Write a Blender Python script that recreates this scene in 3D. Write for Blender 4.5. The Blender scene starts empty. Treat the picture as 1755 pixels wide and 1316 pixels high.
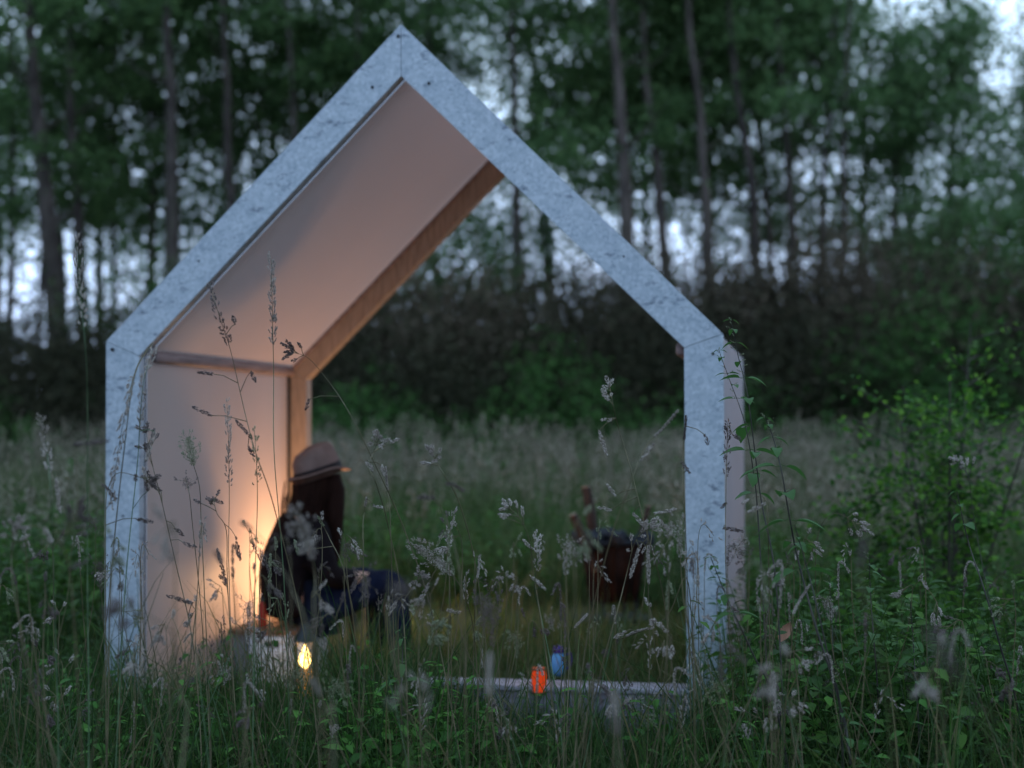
import bpy, bmesh, math, random
import numpy as np
from mathutils import Vector, Matrix, Euler

random.seed(7)
R = np.random.RandomState(11)
sc = bpy.context.scene
col = sc.collection

# ------------------------------------------------------------------ camera
EYE = 1.28
TILT = math.radians(1.685)
cam_d = bpy.data.cameras.new('camera')
cam = bpy.data.objects.new('camera', cam_d)
col.objects.link(cam)
cam_d.sensor_width = 36.0
cam_d.lens = 50.0
cam_d.clip_start = 0.05
cam_d.clip_end = 1000.0
cam_m = Matrix.Translation((0, 0, EYE)) @ Matrix.Rotation(math.pi / 2 + TILT, 4, 'X') @ Matrix.Rotation(math.radians(-0.3), 4, 'Z')
cam.matrix_world = cam_m
cam_d.dof.use_dof = True
cam_d.dof.focus_distance = 4.4
cam_d.dof.aperture_fstop = 1.5
sc.camera = cam

# ------------------------------------------------------------------ sky and sun (dusk)
world = bpy.data.worlds.new('World')
sc.world = world
world.use_nodes = True
nt = world.node_tree
nt.nodes.clear()
SUN_EL, SUN_ROT = 4.0, 115.0
sky = nt.nodes.new('ShaderNodeTexSky')
sky.sky_type = 'NISHITA'
sky.sun_disc = False
sky.sun_elevation = math.radians(SUN_EL)
sky.sun_rotation = math.radians(SUN_ROT)
sky.air_density = 1.0
sky.dust_density = 0.3
sky.ozone_density = 5.0
bg1 = nt.nodes.new('ShaderNodeBackground')
bg1.inputs['Strength'].default_value = 0.06
nt.links.new(sky.outputs[0], bg1.inputs[0])
# thin even dusk overcast over the clear sky
bg2 = nt.nodes.new('ShaderNodeBackground')
tc = nt.nodes.new('ShaderNodeTexCoord')
sep = nt.nodes.new('ShaderNodeSeparateXYZ')
ramp = nt.nodes.new('ShaderNodeValToRGB')
nt.links.new(tc.outputs['Generated'], sep.inputs[0])
nt.links.new(sep.outputs['Z'], ramp.inputs[0])
ramp.color_ramp.elements[0].position = 0.0
ramp.color_ramp.elements[0].color = (0.56, 0.68, 1.0, 1)
ramp.color_ramp.elements[1].position = 0.9
ramp.color_ramp.elements[1].color = (0.50, 0.74, 1.0, 1)
_e1 = ramp.color_ramp.elements.new(0.25); _e1.color = (0.60, 0.78, 1.0, 1)
nt.links.new(ramp.outputs[0], bg2.inputs[0])
_m1 = nt.nodes.new('ShaderNodeMath'); _m1.operation = 'MULTIPLY_ADD'      # 0.5 + 0.5 * y
nt.links.new(sep.outputs['Y'], _m1.inputs[0]); _m1.inputs[1].default_value = 0.5; _m1.inputs[2].default_value = 0.5
_m2 = nt.nodes.new('ShaderNodeMath'); _m2.operation = 'POWER'; nt.links.new(_m1.outputs[0], _m2.inputs[0]); _m2.inputs[1].default_value = 2.5
_m3 = nt.nodes.new('ShaderNodeMath'); _m3.operation = 'MULTIPLY_ADD'; nt.links.new(_m2.outputs[0], _m3.inputs[0])
_m3.inputs[1].default_value = 1.0; _m3.inputs[2].default_value = 1.24
nt.links.new(_m3.outputs[0], bg2.inputs['Strength'])
add = nt.nodes.new('ShaderNodeAddShader')
wout = nt.nodes.new('ShaderNodeOutputWorld')
nt.links.new(bg1.outputs[0], add.inputs[0])
nt.links.new(bg2.outputs[0], add.inputs[1])
nt.links.new(add.outputs[0], wout.inputs[0])

sun_d = bpy.data.lights.new('sun', 'SUN')
sun_d.energy = 0.12
sun_d.angle = math.radians(25)
sun_d.color = (1.0, 0.93, 0.86)
sun = bpy.data.objects.new('sun', sun_d)
col.objects.link(sun)
_e, _r = math.radians(SUN_EL + 5), math.radians(SUN_ROT)
sdir = Vector((math.sin(_r) * math.cos(_e), math.cos(_r) * math.cos(_e), math.sin(_e)))
sun.rotation_euler = sdir.to_track_quat('Z', 'Y').to_euler()

sc.view_settings.view_transform = 'Standard'
sc.view_settings.look = 'None'
sc.view_settings.exposure = 0.0
sc.view_settings.gamma = 1.0
sc.view_settings.use_curve_mapping = False
sc.render.engine = 'CYCLES'
sc.cycles.use_denoising = True
sc.cycles.max_bounces = 7
sc.cycles.diffuse_bounces = 4
sc.cycles.glossy_bounces = 3
sc.cycles.transmission_bounces = 4
sc.cycles.transparent_max_bounces = 8
sc.cycles.use_adaptive_sampling = True
sc.cycles.adaptive_threshold = 0.015

# ------------------------------------------------------------------ helpers
FPX = 1755 * 50 / 36
def P(x, y, d):
    """world point seen at photo pixel (x, y), d metres in front of the camera"""
    v = Vector(((x - 877.5) / FPX * d, -(y - 658.0) / FPX * d, -d))
    return cam_m @ v

def ss(a, b, x):
    t = np.clip((x - a) / (b - a), 0, 1)
    return t * t * (3 - 2 * t)

def ground_z(x, y):
    x = np.asarray(x, float); y = np.asarray(y, float)
    z = 0.022 * np.clip(y - 8.5, 0, 14)
    z = z + ss(20.5, 26.5, y) * (1.75 + 0.25 * np.sin(x * 0.31 + 1.0) + 0.15 * np.sin(x * 0.83))
    z = z + 0.03 * np.sin(x * 1.3 + y * 0.7) * ss(8.2, 11, y)
    return z

def tag(o, label=None, cat=None, group=None, kind=None):
    if label: o['label'] = label
    if cat: o['category'] = cat
    if group: o['group'] = group
    if kind: o['kind'] = kind
    return o

def empty(name, loc=(0, 0, 0), rz=0.0):
    o = bpy.data.objects.new(name, None)
    col.objects.link(o)
    o.location = loc
    o.rotation_euler = (0, 0, rz)
    o.empty_display_size = 0.1
    return o

def link(name, me, parent=None, mat=None):
    o = bpy.data.objects.new(name, me)
    col.objects.link(o)
    if parent: o.parent = parent
    if mat is not None and not me.materials: me.materials.append(mat)
    return o

class Geo:
    """collects vertices and faces, then makes ONE mesh"""
    def __init__(s):
        s.V = []; s.F = []; s.n = 0
    def add(s, v, f):
        v = np.asarray(v, np.float32).reshape(-1, 3)
        f = np.asarray(f, np.int32)
        s.V.append(v); s.F.append(f + s.n); s.n += len(v)
    def mesh(s, name, mat=None, smooth=False):
        me = bpy.data.meshes.new(name)
        if s.n == 0: return me
        V = np.concatenate(s.V)
        loops = np.concatenate([f.ravel() for f in s.F])
        tot = np.concatenate([np.full(len(f), f.shape[1], np.int32) for f in s.F])
        start = np.concatenate([[0], np.cumsum(tot)[:-1]]).astype(np.int32)
        me.vertices.add(len(V)); me.vertices.foreach_set('co', V.ravel())
        me.loops.add(len(loops)); me.loops.foreach_set('vertex_index', loops.astype(np.int32))
        me.polygons.add(len(tot)); me.polygons.foreach_set('loop_start', start)
        me.polygons.foreach_set('loop_total', tot)
        if smooth: me.polygons.foreach_set('use_smooth', np.ones(len(tot), bool))
        me.update(calc_edges=True)
        if mat is not None: me.materials.append(mat)
        return me
    def build(s, name, mat, parent=None, smooth=False):
        return link(name, s.mesh(name, mat, smooth), parent)
    # shapes
    def box(s, a, b):
        x0, y0, z0 = a; x1, y1, z1 = b
        v = [(x0,y0,z0),(x1,y0,z0),(x1,y1,z0),(x0,y1,z0),(x0,y0,z1),(x1,y0,z1),(x1,y1,z1),(x0,y1,z1)]
        s.add(v, [(0,3,2,1),(4,5,6,7),(0,1,5,4),(1,2,6,5),(2,3,7,6),(3,0,4,7)])
    def prism(s, poly, w0, w1):
        """poly in (u, z), extruded along w"""
        n = len(poly)
        v = [(p[0], w0, p[1]) for p in poly] + [(p[0], w1, p[1]) for p in poly]
        for i in range(n):
            j = (i + 1) % n
            s.add([v[i], v[j], v[n + j], v[n + i]], [(0, 1, 2, 3)])
        s.add(v[:n], [tuple(range(n))]); s.add(v[n:], [tuple(range(n - 1, -1, -1))])
    def tube(s, pts, rad, sides=6, caps=True):
        pts = [Vector(p) for p in pts]; n = len(pts)
        if not hasattr(rad, '__len__'): rad = [rad] * n
        t = [(pts[min(i + 1, n - 1)] - pts[max(i - 1, 0)]).normalized() for i in range(n)]
        up = Vector((0, 0, 1)) if abs(t[0].z) < .9 else Vector((1, 0, 0))
        nx = t[0].cross(up).normalized()
        V = []
        for i in range(n):
            nx = (nx - t[i] * nx.dot(t[i])).normalized(); ny = t[i].cross(nx)
            for k in range(sides):
                a = 2 * math.pi * k / sides
                V.append(pts[i] + (nx * math.cos(a) + ny * math.sin(a)) * rad[i])
        F = []
        for i in range(n - 1):
            for k in range(sides):
                k2 = (k + 1) % sides
                F.append((i*sides+k, i*sides+k2, (i+1)*sides+k2, (i+1)*sides+k))
        s.add([tuple(v) for v in V], F)
        if caps:
            s.add([tuple(v) for v in V[:sides]], [tuple(range(sides - 1, -1, -1))])
            s.add([tuple(v) for v in V[-sides:]], [tuple(range(sides))])
    def lathe(s, prof, sides=20, c=(0, 0, 0)):
        V = []; n = len(prof)
        for r, z in prof:
            for k in range(sides):
                a = 2 * math.pi * k / sides
                V.append((c[0] + r * math.cos(a), c[1] + r * math.sin(a), c[2] + z))
        F = [(i*sides+k, i*sides+(k+1) % sides, (i+1)*sides+(k+1) % sides, (i+1)*sides+k) for i in range(n-1) for k in range(sides)]
        s.add(V, F)
    def octas(s, c, d, L, W):
        """elongated seeds: centres c, unit directions d, length L, width W"""
        c = np.asarray(c, float); d = np.asarray(d, float); n = len(c)
        if n == 0: return
        d = d / (np.linalg.norm(d, axis=1, keepdims=True) + 1e-9)
        r = R.normal(size=(n, 3)); a = np.cross(d, r); a /= (np.linalg.norm(a, axis=1, keepdims=True) + 1e-9)
        b = np.cross(d, a)
        L = np.broadcast_to(L, (n,))[:, None]; W = np.broadcast_to(W, (n,))[:, None]
        V = np.stack([c - d*L/2, c + a*W/2, c + b*W/2, c - a*W/2, c - b*W/2, c + d*L/2], 1)
        f = np.array([(0,2,1),(0,3,2),(0,4,3),(0,1,4),(5,1,2),(5,2,3),(5,3,4),(5,4,1)])
        F = (np.arange(n)[:, None, None] * 6 + f[None]).reshape(-1, 3)
        s.add(V.reshape(-1, 3), F)
    def leaves(s, c, d, nrm, L, W, fold=0.0):
        """rhombic leaves"""
        c = np.asarray(c, float); n = len(c)
        if n == 0: return
        d = d / (np.linalg.norm(d, axis=1, keepdims=True) + 1e-9)
        b = np.cross(d, nrm); b /= (np.linalg.norm(b, axis=1, keepdims=True) + 1e-9)
        L = np.broadcast_to(L, (n,))[:, None]; W = np.broadcast_to(W, (n,))[:, None]
        u = np.cross(b, d)
        V = np.stack([c - d*L/2, c + b*W/2 + u*W*fold - d*L*.08, c + d*L/2, c - b*W/2 + u*W*fold - d*L*.08], 1)
        F = (np.arange(n)[:, None] * 4 + np.arange(4)[None])
        s.add(V.reshape(-1, 3), F)
    def blades(s, base, H, lean, wid, segs=4, droop=0.5):
        """grass blades: base (n,3), height H, lean vector (n,2), width wid"""
        base = np.asarray(base, float); n = len(base)
        H = np.broadcast_to(H, (n,)); wid = np.broadcast_to(wid, (n,))
        th = R.uniform(0, 2*np.pi, n); side = np.stack([np.cos(th), np.sin(th), 0*th], 1)
        t = np.linspace(0, 1, segs + 1)
        V = np.zeros((n, segs + 1, 2, 3))
        for i, k in enumerate(t):
            cx = base[:, 0] + lean[:, 0] * H * k ** 2
            cy = base[:, 1] + lean[:, 1] * H * k ** 2
            mag = np.hypot(lean[:, 0], lean[:, 1])
            cz = base[:, 2] + H * (k - droop * mag * k ** 3)
            w = wid * (1 - k ** 1.6 * .92) * .5
            c = np.stack([cx, cy, cz], 1)
            V[:, i, 0] = c - side * w[:, None]; V[:, i, 1] = c + side * w[:, None]
        f = []
        for i in range(segs): f.append((2*i, 2*i+1, 2*i+3, 2*i+2))
        F = (np.arange(n)[:, None, None] * (2 * (segs + 1)) + np.array(f)[None]).reshape(-1, 4)
        s.add(V.reshape(-1, 3), F)

# ------------------------------------------------------------------ materials
def newmat(name):
    m = bpy.data.materials.new(name); m.use_nodes = True
    n = m.node_tree; n.nodes.clear()
    out = n.nodes.new('ShaderNodeOutputMaterial')
    return m, n, out

def ramp_node(n, stops, interp='LINEAR'):
    r = n.nodes.new('ShaderNodeValToRGB'); cr = r.color_ramp; cr.interpolation = interp
    while len(cr.elements) < len(stops): cr.elements.new(0.5)
    for e, (p, c) in zip(cr.elements, stops):
        e.position = p; e.color = (*c, 1)
    return r

def leaf_mat(name, stops, trans=0.3, rough=0.6, gloss=0.15):
    m, n, out = newmat(name)
    g = n.nodes.new('ShaderNodeNewGeometry')
    r = ramp_node(n, stops)
    n.links.new(g.outputs['Random Per Island'], r.inputs[0])
    p = n.nodes.new('ShaderNodeBsdfPrincipled')
    p.inputs['Roughness'].default_value = rough
    p.inputs['Specular IOR Level'].default_value = gloss
    n.links.new(r.outputs[0], p.inputs['Base Color'])
    if trans > 0:
        t = n.nodes.new('ShaderNodeBsdfTranslucent')
        n.links.new(r.outputs[0], t.inputs[0])
        mx = n.nodes.new('ShaderNodeMixShader'); mx.inputs[0].default_value = trans
        n.links.new(p.outputs[0], mx.inputs[1]); n.links.new(t.outputs[0], mx.inputs[2])
        n.links.new(mx.outputs[0], out.inputs[0])
    else:
        n.links.new(p.outputs[0], out.inputs[0])
    return m

def noise_mat(name, c1, c2, scale=5.0, detail=5.0, rough=0.6, metal=0.0, bump=0.0, stretch=(1, 1, 1), lo=.35, hi=.65, spec=.3, bscale=None):
    m, n, out = newmat(name)
    tcn = n.nodes.new('ShaderNodeTexCoord'); mp = n.nodes.new('ShaderNodeMapping')
    mp.inputs['Scale'].default_value = stretch
    n.links.new(tcn.outputs['Object'], mp.inputs[0])
    nz = n.nodes.new('ShaderNodeTexNoise'); nz.inputs['Scale'].default_value = scale; nz.inputs['Detail'].default_value = detail
    n.links.new(mp.outputs[0], nz.inputs[0])
    r = ramp_node(n, [(lo, c1), (hi, c2)])
    n.links.new(nz.outputs[0], r.inputs[0])
    p = n.nodes.new('ShaderNodeBsdfPrincipled')
    p.inputs['Roughness'].default_value = rough; p.inputs['Metallic'].default_value = metal
    p.inputs['Specular IOR Level'].default_value = spec
    n.links.new(r.outputs[0], p.inputs['Base Color'])
    if bump:
        b = n.nodes.new('ShaderNodeBump'); b.inputs['Strength'].default_value = bump; b.inputs['Distance'].default_value = 0.01
        nz2 = n.nodes.new('ShaderNodeTexNoise'); nz2.inputs['Scale'].default_value = bscale or scale * 4; nz2.inputs['Detail'].default_value = 6
        n.links.new(mp.outputs[0], nz2.inputs[0]); n.links.new(nz2.outputs[0], b.inputs['Height'])
        n.links.new(b.outputs[0], p.inputs['Normal'])
    n.links.new(p.outputs[0], out.inputs[0])
    return m

def galvanised():
    m, n, out = newmat('galvanised_steel')
    tcn = n.nodes.new('ShaderNodeTexCoord')
    vo = n.nodes.new('ShaderNodeTexVoronoi'); vo.inputs['Scale'].default_value = 75
    n.links.new(tcn.outputs['Object'], vo.inputs[0])
    bw = n.nodes.new('ShaderNodeRGBToBW'); n.links.new(vo.outputs['Color'], bw.inputs[0])
    span = ramp_node(n, [(0.15, (.37, .43, .49)), (0.85, (.50, .555, .62))])
    n.links.new(bw.outputs[0], span.inputs[0])
    # dull blotches of white rust
    nz = n.nodes.new('ShaderNodeTexNoise'); nz.inputs['Scale'].default_value = 15; nz.inputs['Detail'].default_value = 9; nz.inputs['Roughness'].default_value = .68
    n.links.new(tcn.outputs['Object'], nz.inputs[0])
    bl = ramp_node(n, [(0.34, (.78, .81, .84)), (0.64, (1, 1, 1))])
    n.links.new(nz.outputs[0], bl.inputs[0])
    mu = n.nodes.new('ShaderNodeMixRGB'); mu.blend_type = 'MULTIPLY'; mu.inputs[0].default_value = .85
    n.links.new(span.outputs[0], mu.inputs[1]); n.links.new(bl.outputs[0], mu.inputs[2])
    # dark scuffs and smears, stretched across the sheet
    mp = n.nodes.new('ShaderNodeMapping'); mp.inputs['Scale'].default_value = (13, 13, 26); mp.inputs['Rotation'].default_value = (0, .8, 0)
    n.links.new(tcn.outputs['Object'], mp.inputs[0])
    n3 = n.nodes.new('ShaderNodeTexNoise'); n3.inputs['Scale'].default_value = 1.0; n3.inputs['Detail'].default_value = 7; n3.inputs['Roughness'].default_value = .7
    n.links.new(mp.outputs[0], n3.inputs[0])
    sm = ramp_node(n, [(0.57, (1, 1, 1)), (0.68, (.26, .29, .34))])
    n.links.new(n3.outputs[0], sm.inputs[0])
    mu2 = n.nodes.new('ShaderNodeMixRGB'); mu2.blend_type = 'MULTIPLY'; mu2.inputs[0].default_value = .8
    n.links.new(mu.outputs[0], mu2.inputs[1]); n.links.new(sm.outputs[0], mu2.inputs[2])
    p = n.nodes.new('ShaderNodeBsdfPrincipled')
    p.inputs['Metallic'].default_value = .45; p.inputs['Roughness'].default_value = .55
    n.links.new(mu2.outputs[0], p.inputs['Base Color'])
    b = n.nodes.new('ShaderNodeBump'); b.inputs['Strength'].default_value = .25; b.inputs['Distance'].default_value = .01
    n4 = n.nodes.new('ShaderNodeTexNoise'); n4.inputs['Scale'].default_value = 3
    n.links.new(tcn.outputs['Object'], n4.inputs[0]); n.links.new(n4.outputs[0], b.inputs['Height'])
    n.links.new(b.outputs[0], p.inputs['Normal'])
    n.links.new(p.outputs[0], out.inputs[0])
    return m

def emit_mat(name, c, st):
    m, n, out = newmat(name)
    e = n.nodes.new('ShaderNodeEmission'); e.inputs[0].default_value = (*c, 1); e.inputs[1].default_value = st
    n.links.new(e.outputs[0], out.inputs[0]); return m

def glass_mat():
    m, n, out = newmat('lantern_glass')
    t = n.nodes.new('ShaderNodeBsdfTransparent'); t.inputs[0].default_value = (.95, .95, .93, 1)
    g = n.nodes.new('ShaderNodeBsdfGlossy'); g.inputs[1].default_value = .05
    f = n.nodes.new('ShaderNodeFresnel'); f.inputs[0].default_value = 1.35
    mx = n.nodes.new('ShaderNodeMixShader')
    n.links.new(f.outputs[0], mx.inputs[0]); n.links.new(t.outputs[0], mx.inputs[1]); n.links.new(g.outputs[0], mx.inputs[2])
    n.links.new(mx.outputs[0], out.inputs[0]); return m

M = {}
M['galv'] = galvanised()
M['dark_metal'] = noise_mat('dark_metal', (.03,.035,.04), (.06,.065,.07), 20, rough=.5, metal=.6)
M['lining'] = noise_mat('cream_lining', (.56,.45,.40), (.60,.485,.43), 1.2, 3, rough=.55, spec=.25)
M['skin_panel'] = noise_mat('outer_panel', (.40,.40,.44), (.46,.46,.50), 3, 4, rough=.5, spec=.3)
def make_translucent(m, f, tint):
    n = m.node_tree; out = [x for x in n.nodes if x.type == 'OUTPUT_MATERIAL'][0]; p = [x for x in n.nodes if x.type == 'BSDF_PRINCIPLED'][0]
    t = n.nodes.new('ShaderNodeBsdfTranslucent'); t.inputs[0].default_value = (*tint, 1)
    mx = n.nodes.new('ShaderNodeMixShader'); mx.inputs[0].default_value = f
    n.links.new(p.outputs[0], mx.inputs[1]); n.links.new(t.outputs[0], mx.inputs[2]); n.links.new(mx.outputs[0], out.inputs[0])
make_translucent(M['lining'], .40, (.80, .64, .57)); make_translucent(M['skin_panel'], .55, (.50, .50, .55))
M['timber'] = noise_mat('red_brown_timber', (.24,.18,.14), (.40,.31,.25), 6, 7, rough=.6, bump=.3, stretch=(9,9,1.2), lo=.3, hi=.7)
M['beam'] = noise_mat('dark_beam', (.16,.12,.12), (.28,.21,.21), 6, 5, rough=.5, stretch=(6,1,6))
M['board'] = noise_mat('grey_board', (.13,.12,.15), (.22,.20,.24), 5, 6, rough=.7, bump=.25, stretch=(1.2,10,10))
M['edge'] = noise_mat('pale_edge_board', (.26,.24,.28), (.38,.35,.4), 6, 6, rough=.6, stretch=(1.2,10,10))
M['crate'] = noise_mat('white_crate_paint', (.62,.66,.74), (.74,.78,.86), 6, 6, rough=.5, bump=.1)
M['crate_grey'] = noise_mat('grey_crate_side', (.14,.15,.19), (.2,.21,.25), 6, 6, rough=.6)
M['bench_top'] = noise_mat('bench_top_wood', (.12,.06,.035), (.24,.13,.08), 5, 6, rough=.5, stretch=(8,1.2,8))
M['soil'] = noise_mat('meadow_soil', (.008,.011,.006), (.022,.024,.013), 1.5, 8, rough=.95, bump=.5, spec=.05)
M['trod'] = noise_mat('trodden_straw', (.03,.035,.02), (.08,.075,.048), 4, 9, rough=.95, bump=.5, spec=.05)
M['bark'] = noise_mat('bark', (.03,.026,.024), (.09,.078,.07), 3, 8, rough=.9, bump=.6, stretch=(3,3,.8), spec=.1)
M['bark_pale'] = noise_mat('pale_bark', (.045,.038,.035), (.13,.11,.10), 2.5, 8, rough=.9, bump=.6, stretch=(3,3,.8), spec=.1)
M['crown'] = leaf_mat('crown_leaves', [(0,(.06,.115,.045)),(.6,(.10,.18,.068)),(1,(.15,.25,.09))], .55)
M['crown_pale'] = leaf_mat('pale_crown_leaves', [(0,(.10,.18,.08)),(.6,(.15,.26,.11)),(1,(.20,.32,.14))], .4)
M['far'] = leaf_mat('far_leaves', [(0,(.06,.115,.055)),(1,(.11,.19,.085))], .5)
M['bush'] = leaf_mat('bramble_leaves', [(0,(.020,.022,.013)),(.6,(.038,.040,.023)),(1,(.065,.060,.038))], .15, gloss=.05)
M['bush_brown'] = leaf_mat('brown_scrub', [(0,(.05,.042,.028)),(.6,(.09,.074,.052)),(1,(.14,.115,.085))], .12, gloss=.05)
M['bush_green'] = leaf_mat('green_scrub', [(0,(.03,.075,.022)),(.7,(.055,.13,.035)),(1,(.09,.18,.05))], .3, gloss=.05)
M['grass'] = leaf_mat('grass_blades', [(0,(.014,.036,.009)),(.5,(.028,.068,.015)),(.82,(.055,.11,.025)),(.93,(.10,.10,.04)),(1,(.17,.14,.07))], .35)
M['grass_mid'] = leaf_mat('meadow_blades', [(0,(.035,.072,.020)),(.5,(.065,.11,.034)),(.85,(.11,.14,.052)),(1,(.18,.16,.085))], .3)
M['weed'] = leaf_mat('weed_leaves', [(0,(.022,.060,.010)),(.6,(.045,.11,.018)),(1,(.08,.17,.028))], .4)
M['nettle'] = leaf_mat('nettle_leaf', [(0,(.035,.095,.022)),(1,(.06,.15,.035))], .4, gloss=.3)
M['sapling'] = leaf_mat('sapling_leaves', [(0,(.018,.055,.012)),(.5,(.05,.14,.02)),(1,(.15,.30,.04))], .45)
M['nstem'] = noise_mat('nettle_stem', (.03,.03,.026), (.06,.055,.045), 30, rough=.7)
M['straw'] = noise_mat('straw_stem', (.07,.064,.034), (.145,.12,.07), 12, rough=.7, spec=.15)
M['gstem'] = noise_mat('green_stem', (.04,.08,.035), (.09,.14,.07), 12, rough=.6, spec=.2)
M['seed'] = leaf_mat('seed_pale', [(0,(.22,.18,.16)),(.6,(.38,.33,.29)),(1,(.58,.52,.47))], .15)
M['seed_dark'] = leaf_mat('seed_dark', [(0,(.07,.055,.05)),(.6,(.13,.10,.095)),(1,(.22,.18,.17))], .15)
M['seed_green'] = leaf_mat('seed_green', [(0,(.15,.17,.10)),(.6,(.25,.28,.17)),(1,(.38,.40,.27))], .25)
M['seed_far'] = leaf_mat('seed_meadow', [(0,(.14,.125,.085)),(.6,(.25,.22,.165)),(1,(.42,.37,.29))], .2)
M['glass'] = glass_mat()
M['flame'] = emit_mat('flame', (1.0, .62, .18), 9.0)
M['wax'] = emit_mat('glowing_wax', (1.0, .42, .12), 1.1)
M['orange_jar'] = emit_mat('lit_orange_glass', (1.0, .085, .02), .5)
M['hat'] = noise_mat('brown_felt', (.19,.13,.115), (.25,.175,.155), 18, rough=.9, spec=.1)
M['band'] = noise_mat('black_ribbon', (.012,.008,.010), (.02,.014,.016), 20, rough=.7)
M['hair'] = noise_mat('dark_auburn_hair', (.010,.004,.003), (.030,.011,.007), 60, rough=.75, stretch=(6,6,.5), bump=.6, bscale=60, spec=.12)
M['jacket'] = noise_mat('black_jacket', (.007,.005,.007), (.014,.010,.012), 12, rough=.85, bump=.3, spec=.1)
M['jeans'] = noise_mat('navy_jeans', (.006,.009,.025), (.012,.018,.045), 30, rough=.9, spec=.1)
M['skin'] = noise_mat('skin', (.50,.27,.19), (.58,.33,.24), 12, rough=.5)
M['boot'] = noise_mat('brown_boot', (.08,.035,.018), (.14,.06,.03), 12, rough=.5)
M['rust'] = noise_mat('rusty_iron', (.012,.007,.006), (.030,.013,.010), 9, 7, rough=.85, bump=.5, spec=.1)
M['charred'] = noise_mat('charcoal', (.010,.012,.018), (.022,.025,.034), 9, rough=.9, bump=.6)
M['log'] = noise_mat('log_bark', (.025,.017,.014), (.05,.032,.026), 9, 6, rough=.9, bump=.6)
M['blue'] = noise_mat('blue_enamel', (.06,.22,.46), (.10,.30,.55), 7, rough=.3)
M['purple'] = noise_mat('purple_plastic', (.035,.015,.13), (.05,.025,.17), 7, rough=.4)
M['red'] = noise_mat('red_enamel', (.30,.02,.01), (.36,.03,.015), 7, rough=.4)
M['leaf_dry'] = noise_mat('dry_leaf', (.30,.15,.10), (.38,.2,.14), 20, rough=.8)

# ------------------------------------------------------------------ ground
def build_ground():
    xs = np.concatenate([np.linspace(-300, -30, 10), np.linspace(-25, 25, 101), np.linspace(30, 300, 10)])
    ys = np.concatenate([np.linspace(-60, -4, 6), np.linspace(0, 40, 121), np.linspace(45, 400, 14)])
    X, Y = np.meshgrid(xs, ys)
    Z = ground_z(X, Y)
    V = np.stack([X, Y, Z], -1).reshape(-1, 3)
    nx, ny = len(xs), len(ys)
    i, j = np.meshgrid(np.arange(nx - 1), np.arange(ny - 1))
    a = (j * nx + i).ravel()
    g = Geo(); g.add(V, np.stack([a, a + 1, a + nx + 1, a + nx], 1))
    tag(g.build('ground', M['soil'], smooth=True), kind='structure')
build_ground()

# ------------------------------------------------------------------ shelter
OX, OY, YAW = -0.453, 5.95, -math.radians(10.58)
W, KN, AP, DEP, TB = 2.65, 1.655, 2.967, 1.93, .155
HW = W / 2
ANG = math.atan2(AP - KN, HW)
API = AP - TB / math.cos(ANG)
KI = API - (HW - TB) * math.tan(ANG)
shelter = empty('garden_shelter', (OX, OY, 0), YAW)
tag(shelter, 'open house-shaped shelter with galvanised steel front frame and pinkish lining', 'shelter')
def S(u, w, z):
    c, s_ = math.cos(YAW), math.sin(YAW)
    return Vector((OX + u * c - w * s_, OY + u * s_ + w * c, z))

def bevelled(o, w=.003):
    b = o.modifiers.new('bevel', 'BEVEL'); b.width = w; b.segments = 2; b.limit_method = 'ANGLE'
    return o

def clad(poly, name='steel_cladding'):
    g = Geo(); g.prism(poly, -0.028, 0.022)
    return bevelled(g.build(name, M['galv'], shelter), .004)
e = .0012
lp = clad([(-HW, 0), (-HW + TB, 0), (-HW + TB, KI - e), (-HW, KN - e)])
rp = clad([(HW - TB, 0), (HW, 0), (HW, KN - e - .012), (HW - TB, KI - e)])
lr = clad([(-HW, KN + e), (-HW + TB, KI + e), (-e, API), (-e, AP)])
rr = clad([(e, API), (HW - TB, KI + e), (HW, KN + e - .012), (e, AP)])
# folded steel lip turned back round the inside of each cladding piece, and jambs behind, coloured dark as if in shadow
def bolt(parent, u, z, r=.0062):
    g = Geo(); g.lathe([(r, 0), (r, .006), (r * .6, .009), (.0001, .009)], 8)
    me = g.mesh('bolt', M['dark_metal'])
    o = link('bolt', me, parent); o.location = (u, -.028, z); o.rotation_euler = (math.pi / 2, 0, 0)
bolt(lr, -.125, AP - .26); bolt(rr, .12, AP - .255); bolt(lr, -.012, AP - .05, .007)
bolt(lp, -HW + .03, KN - .035, .0085); bolt(rp, HW - .04, KN - .09); bolt(lp, -HW + .08, .9, .004); bolt(rp, HW - .08, .75, .004)
bolt(lr, -.9, KN + .34, .004); bolt(rr, .93, KN + .31, .004)
# jambs behind the cladding, their shade put into the dark colour
def member(poly, w0, w1, name, mat):
    g = Geo(); g.prism(poly, w0, w1); return bevelled(g.build(name, mat, shelter), .004)
q = .006
member([(-HW+q,0),(-HW+TB-q,0),(-HW+TB-q,KI-.004),(-HW+q,KN-.004)], .0235, .048, 'shaded_jamb', M['dark_metal'])
member([(HW-TB+q,0),(HW-q,0),(HW-q,KN-.02),(HW-TB+q,KI-.004)], .0235, .048, 'shaded_jamb', M['dark_metal'])
member([(-HW+q,KN),(-HW+TB-q,KI+.002),(-.001,API+.008),(-.001,AP-.01)], .0235, .048, 'shaded_jamb', M['dark_metal'])
member([(.001,API+.008),(HW-TB+q,KI+.002),(HW-q,KN-.01),(.001,AP-.01)], .0235, .048, 'shaded_jamb', M['dark_metal'])
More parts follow.
